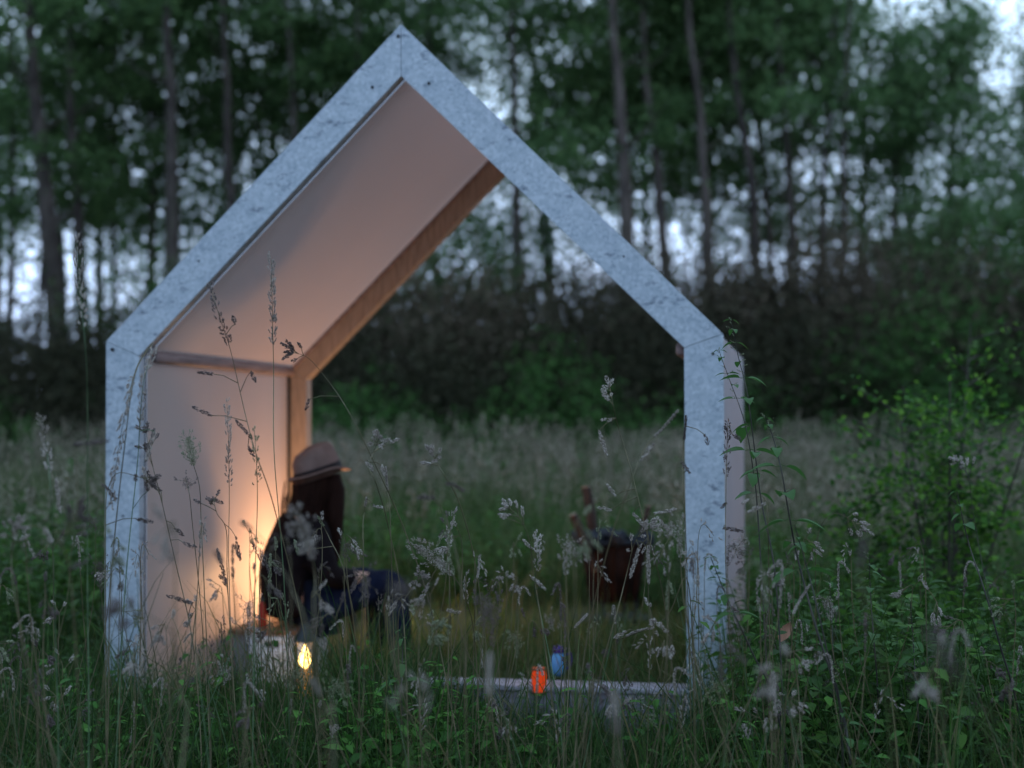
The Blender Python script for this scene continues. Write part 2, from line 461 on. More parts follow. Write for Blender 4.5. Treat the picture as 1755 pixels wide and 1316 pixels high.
# lining and outer panels of the walls and the roof
def slab(q4, th, name, mat, bev=.0):
    """q4: four corners (u, w, z); th: thickness vector"""
    v = [Vector(p) for p in q4]; t = Vector(th)
    # a taut membrane: one finely divided sheet, very slightly slack between its fixings
    g = Geo(); n = 12; a = []
    for j in range(n + 1):
        for i in range(n + 1):
            s0, s1 = i / n, j / n
            p = v[0].lerp(v[1], s0).lerp(v[3].lerp(v[2], s0), s1)
            a.append(tuple(p + t.normalized() * .006 * math.sin(math.pi * s0) * math.sin(math.pi * s1)))
    g.add(a, [(j*(n+1)+i, j*(n+1)+i+1, (j+1)*(n+1)+i+1, (j+1)*(n+1)+i) for j in range(n) for i in range(n)])
    return g.build(name, mat, shelter, True)
iu = HW - TB
FL = .02
ex = .045    # the back portal is a little wider
def KIi(u): return API - abs(u) * math.tan(ANG)
WB = DEP - .06
n_l = Vector((-math.sin(ANG), 0, math.cos(ANG)))
n_r = Vector((math.sin(ANG), 0, math.cos(ANG)))
seam = [.0495, .74, WB]
for a, b in zip(seam[:-1], seam[1:]):
    b2 = b - .0015
    slab([(-iu, a, FL), (-iu, b2, FL), (-iu, b2, KI - .004), (-iu, a, KI - .004)], (-.018, 0, 0), 'wall_lining', M['lining'])
    slab([(iu, a, FL), (iu, b2, FL), (iu, b2, KI - .004), (iu, a, KI - .004)], (.018, 0, 0), 'wall_lining', M['lining'])
for a, b in ((.0495, WB),):
    slab([(-iu, a, KI + .002), (-iu, b, KI + .002), (-.002, b, API), (-.002, a, API)], tuple(n_l * .018), 'roof_lining', M['lining'])
    slab([(iu, a, KI + .002), (iu, b, KI + .002), (.002, b, API), (.002, a, API)], tuple(n_r * .018), 'roof_lining', M['lining'])
o_ = .012
slab([(-HW + o_, .0495, FL), (-HW + o_, DEP, FL), (-HW + o_, DEP, KN - .004), (-HW + o_, .0495, KN - .004)], (-.012, 0, 0), 'outer_wall_panel', M['skin_panel'])
slab([(HW - o_, .0495, FL), (HW - o_ + ex, DEP, FL), (HW - o_ + ex, DEP, KN - .02), (HW - o_, .0495, KN - .016)], (.012, 0, 0), 'outer_wall_panel', M['skin_panel'])
kb = .03
slab([(-HW + o_, .0495, KN + .002 - kb*0), (-HW + o_, DEP, KN + .002), (-.001, DEP, AP - .02), (-.001, .0495, AP - .02)], tuple(n_l * .012), 'outer_roof_panel', M['skin_panel'])
slab([(HW - o_, .0495, KN - .012), (HW - o_ + ex, DEP, KN - .012), (.001, DEP, AP - .02), (.001, .0495, AP - .02)], tuple(n_r * .012), 'outer_roof_panel', M['skin_panel'])
# knee beams and ridge beam on the inside
def beam(p0, p1, hw, hh, name, mat):
    p0, p1 = Vector(p0), Vector(p1); d = (p1 - p0).normalized(); s_ = d.cross(Vector((0,0,1))).normalized(); u = s_.cross(d)
    g = Geo(); c = []
    for p in (p0, p1):
        for sx, sy in ((-1,-1),(1,-1),(1,1),(-1,1)): c.append(tuple(p + s_*hw*sx + u*hh*sy))
    g.add(c, [(0,1,2,3),(7,6,5,4),(0,4,5,1),(1,5,6,2),(2,6,7,3),(3,7,4,0)])
    return bevelled(g.build(name, mat, shelter), .012)
beam((-iu + .021, .08, KI + .0), (-iu + .021, WB, KI + .0), .020, .026, 'knee_beam', M['beam'])
beam((iu - .021, .08, KI + .0), (iu - .021, WB, KI + .0), .020, .026, 'knee_beam', M['beam'])
# back portal in red-brown timber, standing proud of the lining
PT = .105
w0, w1 = WB + .001, DEP + .03
iu2 = iu - PT
ap2 = API - PT / math.cos(ANG); k2 = ap2 - iu2 * math.tan(ANG)
TA = math.tan(ANG)
lo_u = (API - ap2) / (2 * TA)                # where the proud left rafter meets the right slope
ju = -iu * .36
member([(-iu, FL), (-iu2, FL), (-iu2, k2 - .001), (-iu, KI - .001)], w0, w1, 'back_post', M['timber'])
member([(-iu, KI + .001), (-iu2, k2 + .001), (ju, ap2 + ju*TA), (ju, API + ju*TA)], w0, w1, 'back_rafter', M['timber'])
member([(ju + .003, API + (ju+.003)*TA), (ju + .003, ap2 + (ju+.003)*TA), (lo_u, ap2 + lo_u*TA), (0, API)], w0, w1, 'back_rafter', M['timber'])
rt_ = .018
member([(-iu, FL), (-iu + .014, FL), (-iu + .014, KI - .012), (-iu, KI - .001)], WB - .02, WB - .001, 'shadow_gap_strip', M['dark_metal'])  # dark strip standing for the shadow gap between lining and back post
member([(-iu, KI + .001), (-iu + .014, KI - .010), (-.004, API - .016), (-.004, API - .001)], WB - .02, WB - .001, 'shadow_gap_strip', M['beam'])  # same painted shadow line, along the back rafter
member([(iu, FL), (iu + rt_*5, FL), (iu + rt_*5, KI + .0), (iu, KI - .001)], w0, w1, 'back_post', M['timber'])
member([(iu, KI + .001), (iu + rt_*5, KI + .001), (.001, API + .1), (.001, API + .001)], w0, w1, 'back_rafter', M['timber'])
member([(-iu - .02, FL), (-(HW - .014), FL), (-(HW - .014), KN - .03), (-iu - .02, KI + .01)], w0, w1 - .03, 'back_stud', M['timber'])
# sill board with a pale top edge across the front, right of the crate
g = Geo(); g.box((-.30, -.02, .0), (iu - .001, .0225, .198)); bevelled(g.build('sill_board', M['board'], shelter))
g = Geo(); g.box((-.30, -.028, .2), (iu - .001, .12, .222)); bevelled(g.build('sill_cap', M['edge'], shelter))
# trodden ground inside and just behind
g = Geo()
n1, n2 = 16, 20
vv = []
for j in range(n2 + 1):
    for i in range(n1 + 1):
        u = -iu + .002 + (2 * iu - .004) * i / n1 * (1 if j < 12 else 1); w = .035 + (3.6) * j / n2
        p = S(u, w, 0); z = float(ground_z(p.x, p.y)) + .012 + .004 * random.random()
        vv.append((p.x, p.y, z))
g.add(vv, [(j*(n1+1)+i, j*(n1+1)+i+1, (j+1)*(n1+1)+i+1, (j+1)*(n1+1)+i) for j in range(n2) for i in range(n1)])
tag(g.build('path', M['trod'], smooth=True), kind='structure')

# ------------------------------------------------------------------ bench crate
BT = .305
bench = empty('crate_bench', S(-iu + .24, .95, 0), YAW)
tag(bench, 'low white crate bench with brown wooden top against the left wall', 'bench')
bx0, bx1, by0, by1 = -.14, .215, -.17, .80
g = Geo(); g.box((bx0 + .09, by0, .02), (bx1, .22, BT - .026))
crate = bevelled(g.build('crate_box', M['crate'], bench), .006)
g = Geo(); g.box((bx0 + .005, by0 + .01, .02), (bx0 + .088, .21, BT - .026)); bevelled(g.build('end_panel', M['crate_grey'], bench))
for k in range(5):
    wk = (bx1 - bx0 + .03) / 5
    g = Geo(); g.box((bx0 - .015 + wk*k, by0 - .02, BT - .024), (bx0 - .015 + wk*(k+1) - .003, by1 + .01, BT)); bevelled(g.build('plank', M['bench_top'], bench), .002)
for lx in (bx0 + .02, bx1 - .05):
    g = Geo(); g.box((lx, by1 - .06, .0), (lx + .035, by1 - .02, BT - .026)); bevelled(g.build('leg', M['dark_metal'], bench), .003)
g = Geo(); g.box((.03, by0 - .003, BT - .085), (.10, by0 + .0, BT - .06)); bevelled(g.build('handle_slot', M['dark_metal'], crate), .001)
g = Geo(); g.box((.0, by0 - .012, BT - .055), (.14, by0 - .0005, BT - .035)); bevelled(g.build('rail', M['crate'], crate), .002)
for k in range(3):
    g = Geo(); g.box((bx0 + .092, by0 - .009, .03 + k * .065), (bx1 - .002, by0 - .0005, .085 + k * .065)); bevelled(g.build('slat', M['crate'], bench), .002)

# ------------------------------------------------------------------ lanterns
def lantern(loc, label, h=.27, power=6, cap=True, r=.05):
    t = empty('candle_lantern', loc)
    tag(t, label, 'lantern')
    g = Geo(); g.lathe([(0.001,0),(r*1.15,0),(r*1.15,.018),(r*.95,.026),(0.001,.026)], 18); g.build('base', M['dark_metal'], t, True)
    g = Geo(); g.lathe([(r*.9,.0262),(r,.05),(r,h*.72),(r*.8,h*.78)], 18); g.build('glass', M['glass'], t, True)
    if cap: g = Geo(); g.lathe([(r*1.1,h*.78),(r*1.05,h*.81),(r*.5,h*.93),(r*.45,h),(0.001,h)], 18); g.build('cap', M['dark_metal'], t, True)
    for k in range(4 if cap else 0):
        a = math.pi/4 + k*math.pi/2
        g = Geo(); g.tube([(r*1.07*math.cos(a), r*1.07*math.sin(a), .02), (r*1.07*math.cos(a), r*1.07*math.sin(a), h*.79)], .0022, 5); g.build('wire', M['dark_metal'], t)
    hc = .15 if cap else .06
    g = Geo(); g.lathe([(.001,.027),(r*.6,.027),(r*.6,hc),(.001,hc-.002)], 14); c = g.build('candle', M['wax'], t, True)
    fr = 1.5 if cap else 1.0
    g = Geo(); g.lathe([(.001,hc+.002),(r*.30*fr,hc+.02),(r*.36*fr,hc+.045),(r*.20*fr,hc+.08),(.0005,hc+.115)], 10); g.build('flame', M['flame'], c, True)
    ld = bpy.data.lights.new('candle_light', 'POINT'); ld.energy = power; ld.color = (1.0, .55, .25); ld.shadow_soft_size = .075
    lo = bpy.data.objects.new('candle_light', ld); col.objects.link(lo); lo.parent = t; lo.location = (0, 0, hc + .10)
    return t
lantern(P(523, 1110, 6.55) * 1.0 - Vector((0, 0, P(523, 1110, 6.55).z - 0)) + Vector((0, 0, .014)), 'lit candle lantern with bright flame standing on the ground beside the white crate', h=.36, power=1.3, r=.055)
lantern(S(-iu + .38, 1.56, BT), 'lit candle in an open glass on the bench behind the seated person, lighting the wall', h=.20, power=50.0, r=.045, cap=False)

# ------------------------------------------------------------------ skin-modifier bodies
def skinned(name, joints, edges, mat, parent, root=0, sub=2):
    me = bpy.data.meshes.new(name)
    me.from_pydata([j[:3] for j in joints], edges, [])
    o = link(name, me, None, mat)
    s_ = o.modifiers.new('skin', 'SKIN'); s_.use_smooth_shade = True
    if not me.skin_vertices: bpy.context.view_layer.update()
    for v, j in zip(me.skin_vertices[0].data, joints):
        rr_ = j[3]; v.radius = (rr_, rr_) if not hasattr(rr_, '__len__') else rr_
    for i, v in enumerate(me.skin_vertices[0].data): v.use_root = (i == root)
    m2 = o.modifiers.new('sub', 'SUBSURF'); m2.levels = sub; m2.render_levels = sub
    dg = bpy.context.evaluated_depsgraph_get()
    me2 = bpy.data.meshes.new_from_object(o.evaluated_get(dg))
    o.modifiers.clear(); o.data = me2
    if not me2.materials: me2.materials.append(mat)
    me2.polygons.foreach_set('use_smooth', np.ones(len(me2.polygons), bool))
    o.parent = parent
    return o

pp = P(517, 1077, 7.02)
person = empty('person', (pp.x, pp.y, BT), math.radians(28))
person.scale = (1.07,) * 3
tag(person, 'person with long dark hair in brown hat and black jacket sitting on the crate bench', 'person')
J = [(-.02,0,.09,.115),(-.045,0,.22,.105),(-.04,0,.34,.115),(.0,0,.44,.095),(.045,0,.515,.05),(.07,0,.56,.045),(.085,0,.615,.072),(.095,0,.685,.082),
     (.0,.15,.435,.055),(.03,.235,.24,.042),(.24,.13,.20,.033),(.0,-.15,.435,.055),(.03,-.235,.24,.042),(.25,-.11,.21,.033),
     (.04,.095,.075,.085),(.41,.13,.19,.062),(.44,.13,-.20,.042),(.04,-.095,.075,.085),(.42,-.10,.20,.062),(.46,-.10,-.20,.042)]
E_ = [(0,1),(1,2),(2,3),(3,4),(4,5),(5,6),(6,7),(3,8),(8,9),(9,10),(3,11),(11,12),(12,13),(0,14),(14,15),(15,16),(0,17),(17,18),(18,19)]
nJ = len(J)
def hand(wi, wrist, dirn, side, sgn):
    global nJ
    w = Vector(wrist); d = Vector(dirn).normalized(); sd = Vector(side).normalized(); dn = Vector((0,0,-1))
    palm = w + d * .05
    J.append((*palm, (.026,.016))); pi = nJ; nJ += 1; E_.append((wi, pi))
    for k, (off, L) in enumerate(((-.027,.072),(-.009,.08),(.009,.076),(.026,.06))):
        b = palm + d*.028 + sd*off; m_ = b + d*L*.5 + dn*.008; t_ = m_ + d*L*.4 + dn*.026
        for q_, r_ in ((b,.0095),(m_,.0085),(t_,.007)):
            J.append((*q_, r_)); E_.append((pi if q_ is b else nJ-1, nJ)); nJ += 1
    b = palm - d*.02 + sd*sgn*.032; t1 = b + d*.03 + sd*sgn*.014 + dn*.006; t2 = t1 + d*.026 + dn*.01
    for q_, r_ in ((b,.011),(t1,.0095),(t2,.008)):
        J.append((*q_, r_)); E_.append((pi if q_ is b else nJ-1, nJ)); nJ += 1
hand(10, (.24,.13,.20), (1,-.25,.05), (0,1,0), -1)
hand(13, (.25,-.11,.21), (1,.25,.05), (0,1,0), 1)
body = skinned('body', J, E_, M['skin'], person, 0, 2)
# face: nose, eyes, mouth, ears sit on the head, mostly turned away
g = Geo(); g.octas([(.178,0,.635)], [(.3,0,-1)], .045, .028); g.build('nose', M['skin'], person, True)
for sy in (-1, 1):
    g = Geo(); g.lathe([(.0005,-.012),(.009,-.007),(.012,0),(.009,.007),(.0005,.012)], 10, (.168, sy*.031, .665)); g.build('eye', M['crate'], person, True)
    g = Geo(); g.tube([(.085, sy*.066, .61),(.075, sy*.074, .635),(.085, sy*.072, .665)], [.007,.010,.008], 8); g.build('ear', M['skin'], person, True)
g = Geo(); g.tube([(.172,-.022,.598),(.183,0,.600),(.172,.022,.598)], [.004,.007,.004], 8); g.build('mouth', M['red'], person, True)
# jacket
JK = [(-.03,0,.03,.160),(-.055,0,.15,.148),(-.06,0,.29,.158),(-.02,0,.41,.135),(.03,0,.49,.08),
      (-.01,.185,.43,.08),(.03,.265,.24,.062),(.19,.15,.205,.05),(-.01,-.185,.43,.08),(.03,-.265,.24,.062),(.20,-.13,.215,.05)]
skinned('jacket', JK, [(0,1),(1,2),(2,3),(3,4),(3,5),(5,6),(6,7),(3,8),(8,9),(9,10)], M['jacket'], person, 0, 2)
JN = [(-.02,0,.085,.135),(.05,.095,.085,.10),(.41,.13,.19,.076),(.44,.13,-.18,.055),(.05,-.095,.085,.10),(.42,-.10,.20,.076),(.46,-.10,-.18,.055)]
skinned('jeans', JN, [(0,1),(1,2),(2,3),(0,4),(4,5),(5,6)], M['jeans'], person, 0, 2)
for (x, y) in ((.45,.13),(.47,-.10)):
    skinned('boot', [(x-.01,y,-.15,.055),(x,y,-.24,.05),(x+.06,y,-.258,.042),(x+.15,y,-.264,.036)], [(0,1),(1,2),(2,3)], M['boot'], person, 0, 2)
# hair: a thick long fall down the back and sides
def hair_mesh():
    rows = [(.73,.090,.080,.075,.0),(.68,.092,.092,.088,0),(.63,.085,.092,.088,0),(.57,.070,.082,.086,0),(.50,.045,.080,.092,0),(.43,.015,.085,.098,0),(.36,-.01,.085,.096,0),(.29,-.03,.075,.085,0),(.22,-.045,.055,.065,0),(.17,-.05,.03,.04,0)]
    N = 44; V = []
    for ri, (z, cx, rx, ry, _) in enumerate(rows):
        for k in range(N):
            a = 2*math.pi*k/N
            wv = 1 + .05*math.sin(a*11 + ri*.35) + .03*math.sin(a*23 + ri)
            x = cx - .02 + rx*1.1*math.cos(a)*wv; y = ry*math.sin(a)*wv
            if math.cos(a) > .55 and z > .5: x = min(x, cx + .055)
            V.append((x, y, z + .008*math.sin(a*7)))
    F = [(i*N+k, i*N+(k+1) % N, (i+1)*N+(k+1) % N, (i+1)*N+k) for i in range(len(rows)-1) for k in range(N)]
    F2 = Geo(); F2.add(V, F)
    # two locks over the shoulders in front, and loose strands
    for sy in (-1, 1):
        F2.tube([(.135,sy*.06,.69),(.145,sy*.07,.62),(.135,sy*.085,.54),(.13,sy*.09,.44),(.13,sy*.085,.34),(.13,sy*.075,.22)], [.03,.04,.042,.036,.028,.008], 10)
    for k in range(70):
        a = random.uniform(0, 2*math.pi); z0 = random.uniform(.45,.66); r = random.uniform(.1,.118)
        x0 = .03 + r*math.cos(a); y0 = r*math.sin(a)
        F2.tube([(x0,y0,z0),(x0-.015+random.uniform(-.01,.01),y0*1.1,z0-.12),(x0-.03+random.uniform(-.03,.03),y0*1.12,z0-.27)], [.0022,.0022,.0008], 4, False)
    return F2.build('hair', M['hair'], person, True)
hair_mesh()
# hat
def hat():
    t = empty('hat', (.088, 0, .684)); t.parent = person; t.rotation_euler = (math.radians(-4), math.radians(-17), 0); t.scale = (.96, .96, 1.34)
    N = 48
    V = []; prof = [(.156,.0,'b'),(.148,.006,'b'),(.130,-.002,'b'),(.112,.002,'c'),(.111,.03,'c'),(.107,.06,'c'),(.101,.085,'c'),(.088,.100,'c'),(.064,.106,'c'),(.03,.096,'c'),(.001,.088,'c')]
    for i, (r, z, kd) in enumerate(prof):
        for k in range(N):
            a = 2*math.pi*k/N; ca, sa = math.cos(a), math.sin(a)
            x = r*ca*(1.06 if kd == 'c' else 1.0); y = r*sa*(.90 if kd == 'c' else .90)
            zz = z
            if kd == 'b' and r > .13: zz += .020*max(0, -ca)**2 + .016*abs(sa)**3 - .014*max(0, ca)**2
            if kd == 'c' and z > .07:
                zz -= .022*math.exp(-(y/.02)**2) * (1 if x > -.06 else .6)            # centre dent
                y *= (1 - .22*max(0, ca)*(z - .05)/.06)                               # pinched front
                zz += .010*(ca < 0)*abs(ca)*-1 + .006*ca
            V.append((x, y, zz))
    F = [(i*N+k, i*N+(k+1) % N, (i+1)*N+(k+1) % N, (i+1)*N+k) for i in range(len(prof)-1) for k in range(N)]
    g = Geo(); g.add(V, F); o = g.build('felt', M['hat'], t, True)
    so = o.modifiers.new('solid', 'SOLIDIFY'); so.thickness = .003
    g = Geo(); V = []
    for z, r in ((.003,.1145),(.032,.1130)):
        for k in range(N):
            a = 2*math.pi*k/N; V.append((r*math.cos(a)*1.06, r*math.sin(a)*.9, z))
    g.add(V, [(k,(k+1)%N,N+(k+1)%N,N+k) for k in range(N)]); g.build('band', M['band'], t, True)
hat()

# flask on bench behind the back
fp = P(450, 1068, 6.93)
fl = empty('flask', (fp.x, fp.y, BT)); tag(fl, 'small dark red flask on the bench, just left of the seated person', 'flask')
g = Geo(); g.lathe([(.001,0),(.02,0),(.021,.01),(.021,.11),(.014,.125)], 14); g.build('flask_body', M['red'], fl, True)
g = Geo(); g.lathe([(.015,.1255),(.015,.15),(.001,.152)], 14); g.build('cap', M['dark_metal'], fl, True)

# ------------------------------------------------------------------ fire basket with logs behind the shelter
fb = P(1052, 1100, 8.9)
FZ = float(ground_z(fb.x, fb.y)) + .02
basket = empty('fire_basket', (fb.x, fb.y, FZ), math.radians(14))
tag(basket, 'rusty tapered fire basket on thin legs on the trodden ground behind the shelter', 'fire basket')
zt, zb, rt, rb = .52, .15, .175, .125
for k in range(4):
    a0 = math.pi/4 + k*math.pi/2; a1 = a0 + math.pi/2; s2 = math.sqrt(2)
    c = [Vector((rt*s2*math.cos(a0)*.97, rt*s2*math.sin(a0)*.97, zt)), Vector((rt*s2*math.cos(a1)*.97, rt*s2*math.sin(a1)*.97, zt)),
         Vector((rb*s2*math.cos(a1)*.97, rb*s2*math.sin(a1)*.97, zb)), Vector((rb*s2*math.cos(a0)*.97, rb*s2*math.sin(a0)*.97, zb))]
    nn = (c[1]-c[0]).cross(c[3]-c[0]).normalized()
    g = Geo(); v = [tuple(p) for p in c] + [tuple(p + nn*.006) for p in c]
    g.add(v, [(0,1,2,3),(7,6,5,4),(0,4,5,1),(1,5,6,2),(2,6,7,3),(3,7,4,0)]); pn = g.build('side_panel', M['rust'], basket)
    for j in range(4):
        f_ = (j + .5) / 4
        g = Geo(); g.tube([c[0].lerp(c[1], f_)*1.02, c[3].lerp(c[2], f_)*1.02], .008, 6); g.build('bar', M['rust'], pn)
    g = Geo(); g.tube([(rb*s2*.9*math.cos(a0), rb*s2*.9*math.sin(a0), zb + .03), (rb*s2*.8*math.cos(a0), rb*s2*.8*math.sin(a0), 0)], .014, 6); g.build('leg', M['charred'], basket)
g = Geo(); cs = [(rt*s2*math.cos(math.pi/4+k*math.pi/2), rt*s2*math.sin(math.pi/4+k*math.pi/2), zt) for k in range(5)]
for k in range(4): g.tube([cs[k], cs[k+1]], .017, 6)
g.build('rim', M['charred'], basket)
g = Geo(); g.box((-.22,-.16,.03),(.22,.16,.05)); bevelled(g.build('ash_tray', M['charred'], basket))
for k in range(16):
    x, y = random.uniform(-.22,.22), random.uniform(-.2,.2)
    rr_ = random.uniform(.045,.07)
    bm = bmesh.new(); bmesh.ops.create_icosphere(bm, subdivisions=1, radius=rr_)
    for v in bm.verts: v.co *= random.uniform(.75,1.2)
    me = bpy.data.meshes.new('ember_block'); bm.to_mesh(me); bm.free()
    o = link('charcoal_lump', me, basket, M['charred']); o.location = (x, y, zt - .005 + random.uniform(0,.035))
def log(p0, p1, r, label):
    t = tag(empty('firewood_log', p0), label, 'log')
    d = Vector(p1) - Vector(p0)
    pts = [d*(i/6) + Vector((random.uniform(-1,1),random.uniform(-1,1),0))*r*.15 for i in range(7)]
    g = Geo(); g.tube(pts, [r*random.uniform(.9,1.08) for _ in pts], 10, False); g.build('bark', M['log'], t, True)
    for e_, s_ in ((pts[0], -1), (pts[-1], 1)):
        g = Geo(); g.tube([e_ - d.normalized()*.001, e_ + d.normalized()*.004*s_], r*.9, 10); g.build('cut_end', M['timber'], t)
log(P(1030, 990, 8.85), P(1005, 835, 8.95), .034, 'tallest log, standing upright out of the fire basket')
log(P(1022, 975, 8.75), P(982, 882, 8.75), .026, 'shorter log leaning to the left out of the fire basket')
log(P(1075, 985, 9.0), P(1113, 868, 9.05), .02, 'thin pale stick leaning to the right out of the fire basket')

# ------------------------------------------------------------------ mug and jar candle
mp_ = P(957, 1158, 6.02)
mug = empty('mug', (mp_.x, mp_.y, .223), .4); tag(mug, 'blue enamel mug with dark purple lid on the pale sill edge', 'mug')
mug.scale = (.95, .95, 1.0)
g = Geo(); g.lathe([(.001,0),(.026,0),(.034,.02),(.036,.05),(.032,.08),(.022,.095)], 20); g.build('mug_body', M['blue'], mug, True)
g = Geo(); g.lathe([(.024,.096),(.026,.10),(.022,.122),(.001,.126)], 18); g.build('lid', M['purple'], mug, True)
g = Geo(); g.tube([(.033,0,.085),(.06,0,.09),(.066,0,.06),(.055,0,.03),(.034,0,.025)], .005, 7); g.build('handle', M['purple'], mug, True)
jp = P(924, 1186, 5.80)
jar = empty('jar_candle', (jp.x, jp.y, 0)); tag(jar, 'small glowing orange-red jar candle on a thin stake just in front of the sill', 'candle')
jz = jp.z
g = Geo(); g.lathe([(.001,jz),(.024,jz),(.029,jz+.015),(.030,jz+.07),(.026,jz+.088)], 18); g.build('glass', M['orange_jar'], jar, True)
g = Geo(); g.tube([(0,0,0),(0,0,jz-.006)], .005, 6); g.build('stake', M['dark_metal'], jar)
g = Geo(); g.lathe([(.001,jz-.006),(.03,jz-.006),(.036,jz+.004),(.029,jz-.001),(.001,jz-.001)], 16); g.build('holder', M['dark_metal'], jar, True)
g = Geo(); g.lathe([(.027,jz+.089),(.029,jz+.092),(.029,jz+.098),(.025,jz+.098),(.025,jz+.090)], 18); g.build('rim', M['boot'], jar, True)
ld = bpy.data.lights.new('jar_light', 'POINT'); ld.energy = .22; ld.color = (1, .25, .08); ld.shadow_soft_size = .03
lo = bpy.data.objects.new('jar_light', ld); col.objects.link(lo); lo.parent = jar; lo.location = (0, 0, jz + .13)
#@@VEG
# ------------------------------------------------------------------ trees
def crown_mesh(name, mat, seed, z0, z1, rad, nclump, nleaf, L=(.09,.15), cone=False, low=.35):
    rs = np.random.RandomState(seed); g = Geo()
    C = []
    while len(C) < nclump:
        t = rs.uniform(0, 1)
        if rs.rand() > low + (1 - low) * ss(0.0, .35, t): continue
        r = rad * (math.sin(math.pi * min(1, .18 + t * .82)) ** .6 if not cone else (1 - t) ** .7 * (.35 + min(1, t * 5) * .65))
        a = rs.uniform(0, 2*np.pi); q = rs.uniform(.15, 1) ** .6
        C.append((math.cos(a)*r*q, math.sin(a)*r*q, z0 + (z1 - z0)*t))
    C = np.array(C)
    idx = np.repeat(np.arange(nclump), nleaf)
    sz = rs.uniform(.28, .75, nclump)[idx]
    off = rs.normal(size=(len(idx), 3)) * sz[:, None] * np.array([.75, .75, .42])
    c = C[idx] + off; c[:, 2] -= np.hypot(off[:, 0], off[:, 1]) * .3
    d = rs.normal(size=c.shape); n = rs.normal(size=c.shape); n[:, 2] = abs(n[:, 2]) + .4
    Ls = rs.uniform(*L, len(c))
    g.leaves(c, d, n, Ls, Ls * .62, .1)
    # thin branches from the trunk line to the clumps
    for k in range(0, nclump, 3):
        p = C[k]; g.tube([(0, 0, p[2] - 1.1), (p[0]*.5, p[1]*.5, p[2] - .45), tuple(p)], [.03, .02, .006], 3, False)
    return g.mesh(name, mat)
CR = [crown_mesh('crown', M['crown'], 100 + k, 4.6 + .4*(k % 3), 12.9, 2.4 + .35*(k % 3), 70, 150, L=(.11,.18), low=.42) for k in range(5)]
CRS = [crown_mesh('crown_sparse', M['crown'], 200 + k, 4.8, 12.5, 2.3, 56, 150, L=(.11,.18), low=.3) for k in range(3)]
M['crown_skylit'] = leaf_mat('skylit_crown_leaves', [(0,(.09,.165,.07)),(.6,(.14,.25,.10)),(1,(.20,.32,.13))], .55)  # lighter copy of the crown leaves, with skylight put into the colour
CRL = []
for m_ in CR:
    m2 = m_.copy(); m2.materials.clear(); m2.materials.append(M['crown_skylit']); CRL.append(m2)
CRP = [crown_mesh('crown_pale', M['crown_pale'], 300 + k, 1.5, 9.4 + k*.5, 1.7, 80, 130, L=(.11,.17), cone=True, low=.8) for k in range(2)]

def tree(pts, d, rpx, crown, label, kind, bark='bark', off=(0, 0), scale=1.0, group='tall trees behind the clearing', top=12.4):
    """pts: photo pixels down the visible trunk (top first), d: distance, rpx: trunk width in px"""
    W_ = [P(x, y, d) for x, y in pts][::-1]
    b = W_[0]; dirn = (W_[1] - W_[0]); dirn.normalize()
    gz = float(ground_z(b.x, b.y)) - .1
    base = b - dirn * ((b.z - gz) / max(dirn.z, .2))
    tp = W_[-1]; ud = (W_[-1] - W_[-2]).normalized()
    top_p = tp + ud * max(.5, (top - tp.z)) / max(ud.z, .5) * .9
    path = [base] + W_ + [tp.lerp(top_p, .5), top_p]
    # finer and a little crooked
    fine = []
    for a, c in zip(path[:-1], path[1:]):
        m = max(2, int((c - a).length / .9))
        for i in range(m):
            p = a.lerp(c, i / m) + Vector((random.uniform(-.035, .035), random.uniform(-.035, .035), 0)); fine.append(p)
    fine.append(path[-1])
    r0 = rpx / 2 * d / FPX
    rad = []
    for p in fine:
        t = (p.z - base.z) / (top_p.z - base.z); rad.append(max(.02, r0 * (1.25 - 1.05 * t)) * random.uniform(.95, 1.06))
    rad[0] *= 1.35
    o = empty(kind, base, 0)
    tag(o, label, 'tree', group)
    g = Geo(); g.tube([p - base for p in fine], rad, 9, False)
    for k in range(9):     # short dead limbs and side branches
        i = random.randint(3, len(fine) - 3); p = fine[i] - base; a = random.uniform(0, 6.28); L = random.uniform(.5, 1.6)
        g.tube([p, p + Vector((math.cos(a)*L*.5, math.sin(a)*L*.5, L*.25)), p + Vector((math.cos(a)*L, math.sin(a)*L, L*.65))], [rad[i]*.35, rad[i]*.22, .006], 4, False)
    g.build('trunk', M[bark], o, True)
    if crown is not None:
        c = link('crown', crown, o)
        c.location = (top_p.x * .3 + tp.x * .7 - base.x + off[0], top_p.y * .3 + tp.y * .7 - base.y + off[1], -.9)
        c.rotation_euler = (0, 0, random.uniform(0, 6.28)); c.scale = (scale, scale, scale * random.uniform(.95, 1.05))
    return o
